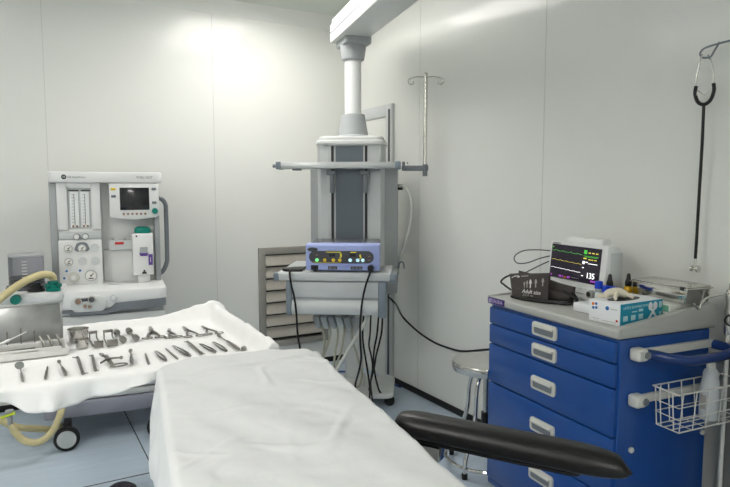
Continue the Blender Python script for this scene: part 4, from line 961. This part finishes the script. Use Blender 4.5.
# yellow bottles with black nozzles
for x, y, s_, lab in ((-.338, .300, 1.0, 'yellow bottle with black nozzle half hidden behind the blue sample tubes'), (-.322, .392, 1.0, 'yellow bottle with black nozzle and white label in front of the steel tray end')):
    t = thing('dropper_bottle', lab, 'bottle', cw(x, y, ZC), CR, 'yellow bottles with black nozzles')
    MB().lathe([(.016, 0), (.018, .004), (.018, .078), (.015, .088), (.010, .092)], (0, 0, 0), 'z', 24).build('body', 'bottle_yellow', t)
    MB().lathe([(.0184, .02), (.0184, .062)], (0, 0, 0), 'z', 24).build('label', 'pack_white' if x > -.33 else 'bottle_yellow', t)
    MB().lathe([(.0125, .090), (.0145, .094), (.0145, .108), (.010, .122), (.007, .142), (.003, .146)], (0, 0, 0), 'z', 20).build('nozzle', 'black_plastic', t)
# flat packs and the steel instrument tray
for i, (x0, x1, y0, y1, z0, z1, m, lab) in enumerate(((-.225, -.03, .300, .485, 0, .030, 'pack_white', 'lower white flat pack under the steel tray'), (-.215, -.035, .300, .480, .0305, .063, 'pack_white', 'upper green and white flat pack directly under the steel tray'))):
    p_ = thing('flat_pack', lab, 'pack', CM @ Vector((0, 0, ZC)), CR, 'flat packs under the steel tray')
    MB().box(x0, x1, y0, y1, z0, z1, .004).build('packet', m, p_)
    MB().box(x0 + .07, x1 - .005, y0 - .0006, y0 + .001, z0 + .004, z1 - .004).build('print', 'pack_green', p_)
stt = thing('steel_tray', 'shiny covered steel instrument tray at the rear of the cart top', 'steel tray', cw(0, 0, ZC + .0645), CR)
MB().prism([(-.262, 0), (-.010, 0), (-.002, .058), (-.270, .058)], 'y', .352, .488, .006).build('tray', 'chrome', stt)
MB().box(-.276, .003, .346, .494, .056, .062, .002).box(-.270, -.003, .352, .488, .061, .070, .003).build('lid', 'steel', stt)
MB().box(-.03, -.012, .344, .352, .054, .068, .001).build('latch', 'ink', stt)

# ------------------------------------------------------------------ stool, stethoscope
ST = thing('steel_stool', 'round chrome stool with foot ring half hidden behind the blue cart', 'stool', (2.175, 2.475, 0))
MB().lathe([(.02, .530), (.160, .531), (.180, .537), (.186, .550), (.188, .572), (.183, .584), (.166, .588), (.13, .580), (.02, .578)], (0, 0, 0), 'z', 48).build('seat', 'chrome', ST)
MB().lathe([(.06, .50), (.06, .531)], (0, 0, 0), 'z', 24).build('seat_plate', 'black_plastic', ST)
MB().cyl((0, 0, .10), (0, 0, .51), .017, seg=18).build('post', 'steel', ST)
MB().lathe([(.026, .20), (.026, .30)], (0, 0, 0), 'z', 20).build('collar', 'black_plastic', ST)
for i in range(4):
    a = R(200 + 90 * i); c_, s_ = cos(a), sin(a)
    l_ = MB().tube([(.05 * c_, .05 * s_, .515), (.085 * c_, .085 * s_, .49), (.105 * c_, .105 * s_, .42), (.115 * c_, .115 * s_, .30), (.150 * c_, .150 * s_, .20), (.205 * c_, .205 * s_, .10), (.215 * c_, .215 * s_, .03)], .0115, 10, smooth=6).build('leg', 'chrome', ST)
    MB().lathe([(.015, 0), (.016, .03)], (.215 * c_, .215 * s_, 0), 'z', 14).build('foot', 'black_rubber', l_)
MB().ring((0, 0, .055), .215, .0105, 'z', 48).build('foot_ring', 'chrome', ST)

HK = thing('wall_hook', 'thin steel forked hook high on the right wall holding the stethoscope', 'hook', (0, 0, 0))
MB().tube([(2.519, 1.33, 2.095), (2.47, 1.37, 2.085), (2.44, 1.42, 2.078), (2.44, 1.500, 2.071), (2.44, 1.522, 2.058), (2.44, 1.524, 2.045), (2.44, 1.514, 2.034), (2.44, 1.497, 2.030), (2.44, 1.480, 2.031), (2.43, 1.460, 2.050), (2.42, 1.436, 2.076)], .0042, 8, smooth=4).build('rod', 'steel_grey', HK)
MB().lathe([(.02, -.006), (.02, 0)], (2.52, 1.33, 2.095), 'x', 20).build('wall_plate', 'steel_grey', HK)
SS = thing('stethoscope', 'black stethoscope hanging from the hook on the right wall', 'stethoscope', (0, 0, 0))
xs, y0 = 2.447, 1.504
for s_ in (1, -1):
    MB().tube([(xs - .007 - .014 * s_, y0 + .004 * s_, 2.042), (xs - .004 - .006 * s_, y0 + .018 * s_, 2.02), (xs, y0 + .034 * s_, 1.97), (xs, y0 + .038 * s_, 1.92), (xs, y0 + .032 * s_, 1.885)], .0036, 8, smooth=6).build('ear_tube', 'chrome', SS)
MB().tube([(xs, y0 + .036, 1.925), (xs, y0 + .039, 1.895), (xs, y0 + .026, 1.860), (xs, y0, 1.846), (xs, y0 - .026, 1.860), (xs, y0 - .039, 1.895), (xs, y0 - .036, 1.925)], .0075, 10, smooth=6).build('yoke', 'black_cable', SS)
MB().tube([(xs, y0 + .026, 1.905), (xs, y0, 1.885), (xs, y0 - .026, 1.905)], .0025, 6, smooth=5).build('spring', 'chrome', SS)
MB().tube([(xs, y0, 1.85), (xs + .003, y0 + .001, 1.70), (xs + .006, y0 + .005, 1.50), (xs + .010, y0 + .009, 1.34), (xs + .012, y0 + .012, 1.215)], .0062, 10, smooth=6).build('tubing', 'black_cable', SS)
MB().cyl((xs + .012, y0 + .012, 1.216), (xs + .012, y0 + .012, 1.17), .0045, seg=10).lathe([(.009, -.018), (.015, -.016), (.015, -.010), (.005, -.008), (.005, .008), (.013, .010), (.013, .016), (.008, .018)], (xs + .012, y0 + .012, 1.172), 'y', 24).build('chest_piece', 'chrome', SS)

GROUPS = {'dental tool': 'loose dental tools in the front row', 'dental scaler': 'double-ended scalers in the front row', 'scalpel': 'scalpels in the front row', 'tweezers': 'tweezers in the front row', 'forceps': 'ring-handled forceps in the back row', 'retractor': 'frame retractors in the back row', 'bowl': 'steel bowls on the drape', 'holder': 'dumbbell holders in the back row', 'hose': 'hoses', 'cable': 'black cables under the pendant drawer', 'lead': 'monitor leads', 'cord': 'cords', 'handpiece': 'dark steel bars in the tray box', 'elevator': 'elevators in the front row'}
for o in list(S.objects):
    if o.parent is None and 'group' not in o and o.get('category') in GROUPS: o['group'] = GROUPS[o['category']]
for o in list(S.objects):
    if o.name.startswith('breathing_hose'): o['group'] = 'tan breathing hoses of the anaesthesia machine'
    elif o.name.startswith('floor_cord'): o['group'] = 'blue cords on the corner floor'
    elif o.parent is None and o.get('group') in ('hoses', 'cords'): del o['group']

# ------------------------------------------------------------------ world, camera, view
w = bpy.data.worlds.new('world'); S.world = w; w.use_nodes = True
w.node_tree.nodes['Background'].inputs['Color'].default_value = (.9, .95, 1, 1); w.node_tree.nodes['Background'].inputs['Strength'].default_value = .1
cam = bpy.data.cameras.new('camera'); co = bpy.data.objects.new('camera', cam); COL.objects.link(co)
co.location = (0, 0, 1.5); co.rotation_euler = (R(90 - 5.0), 0, R(-29.8))
cam.sensor_fit = 'HORIZONTAL'; cam.sensor_width = 36; cam.lens = 611 / 730 * 36; cam.clip_start = .02
S.camera = co
S.view_settings.view_transform = 'Standard'; S.view_settings.look = 'None'; S.view_settings.gamma = 1
S.view_settings.exposure = .72
S.cycles.max_bounces = 10; S.cycles.caustics_reflective = False; S.cycles.caustics_refractive = False
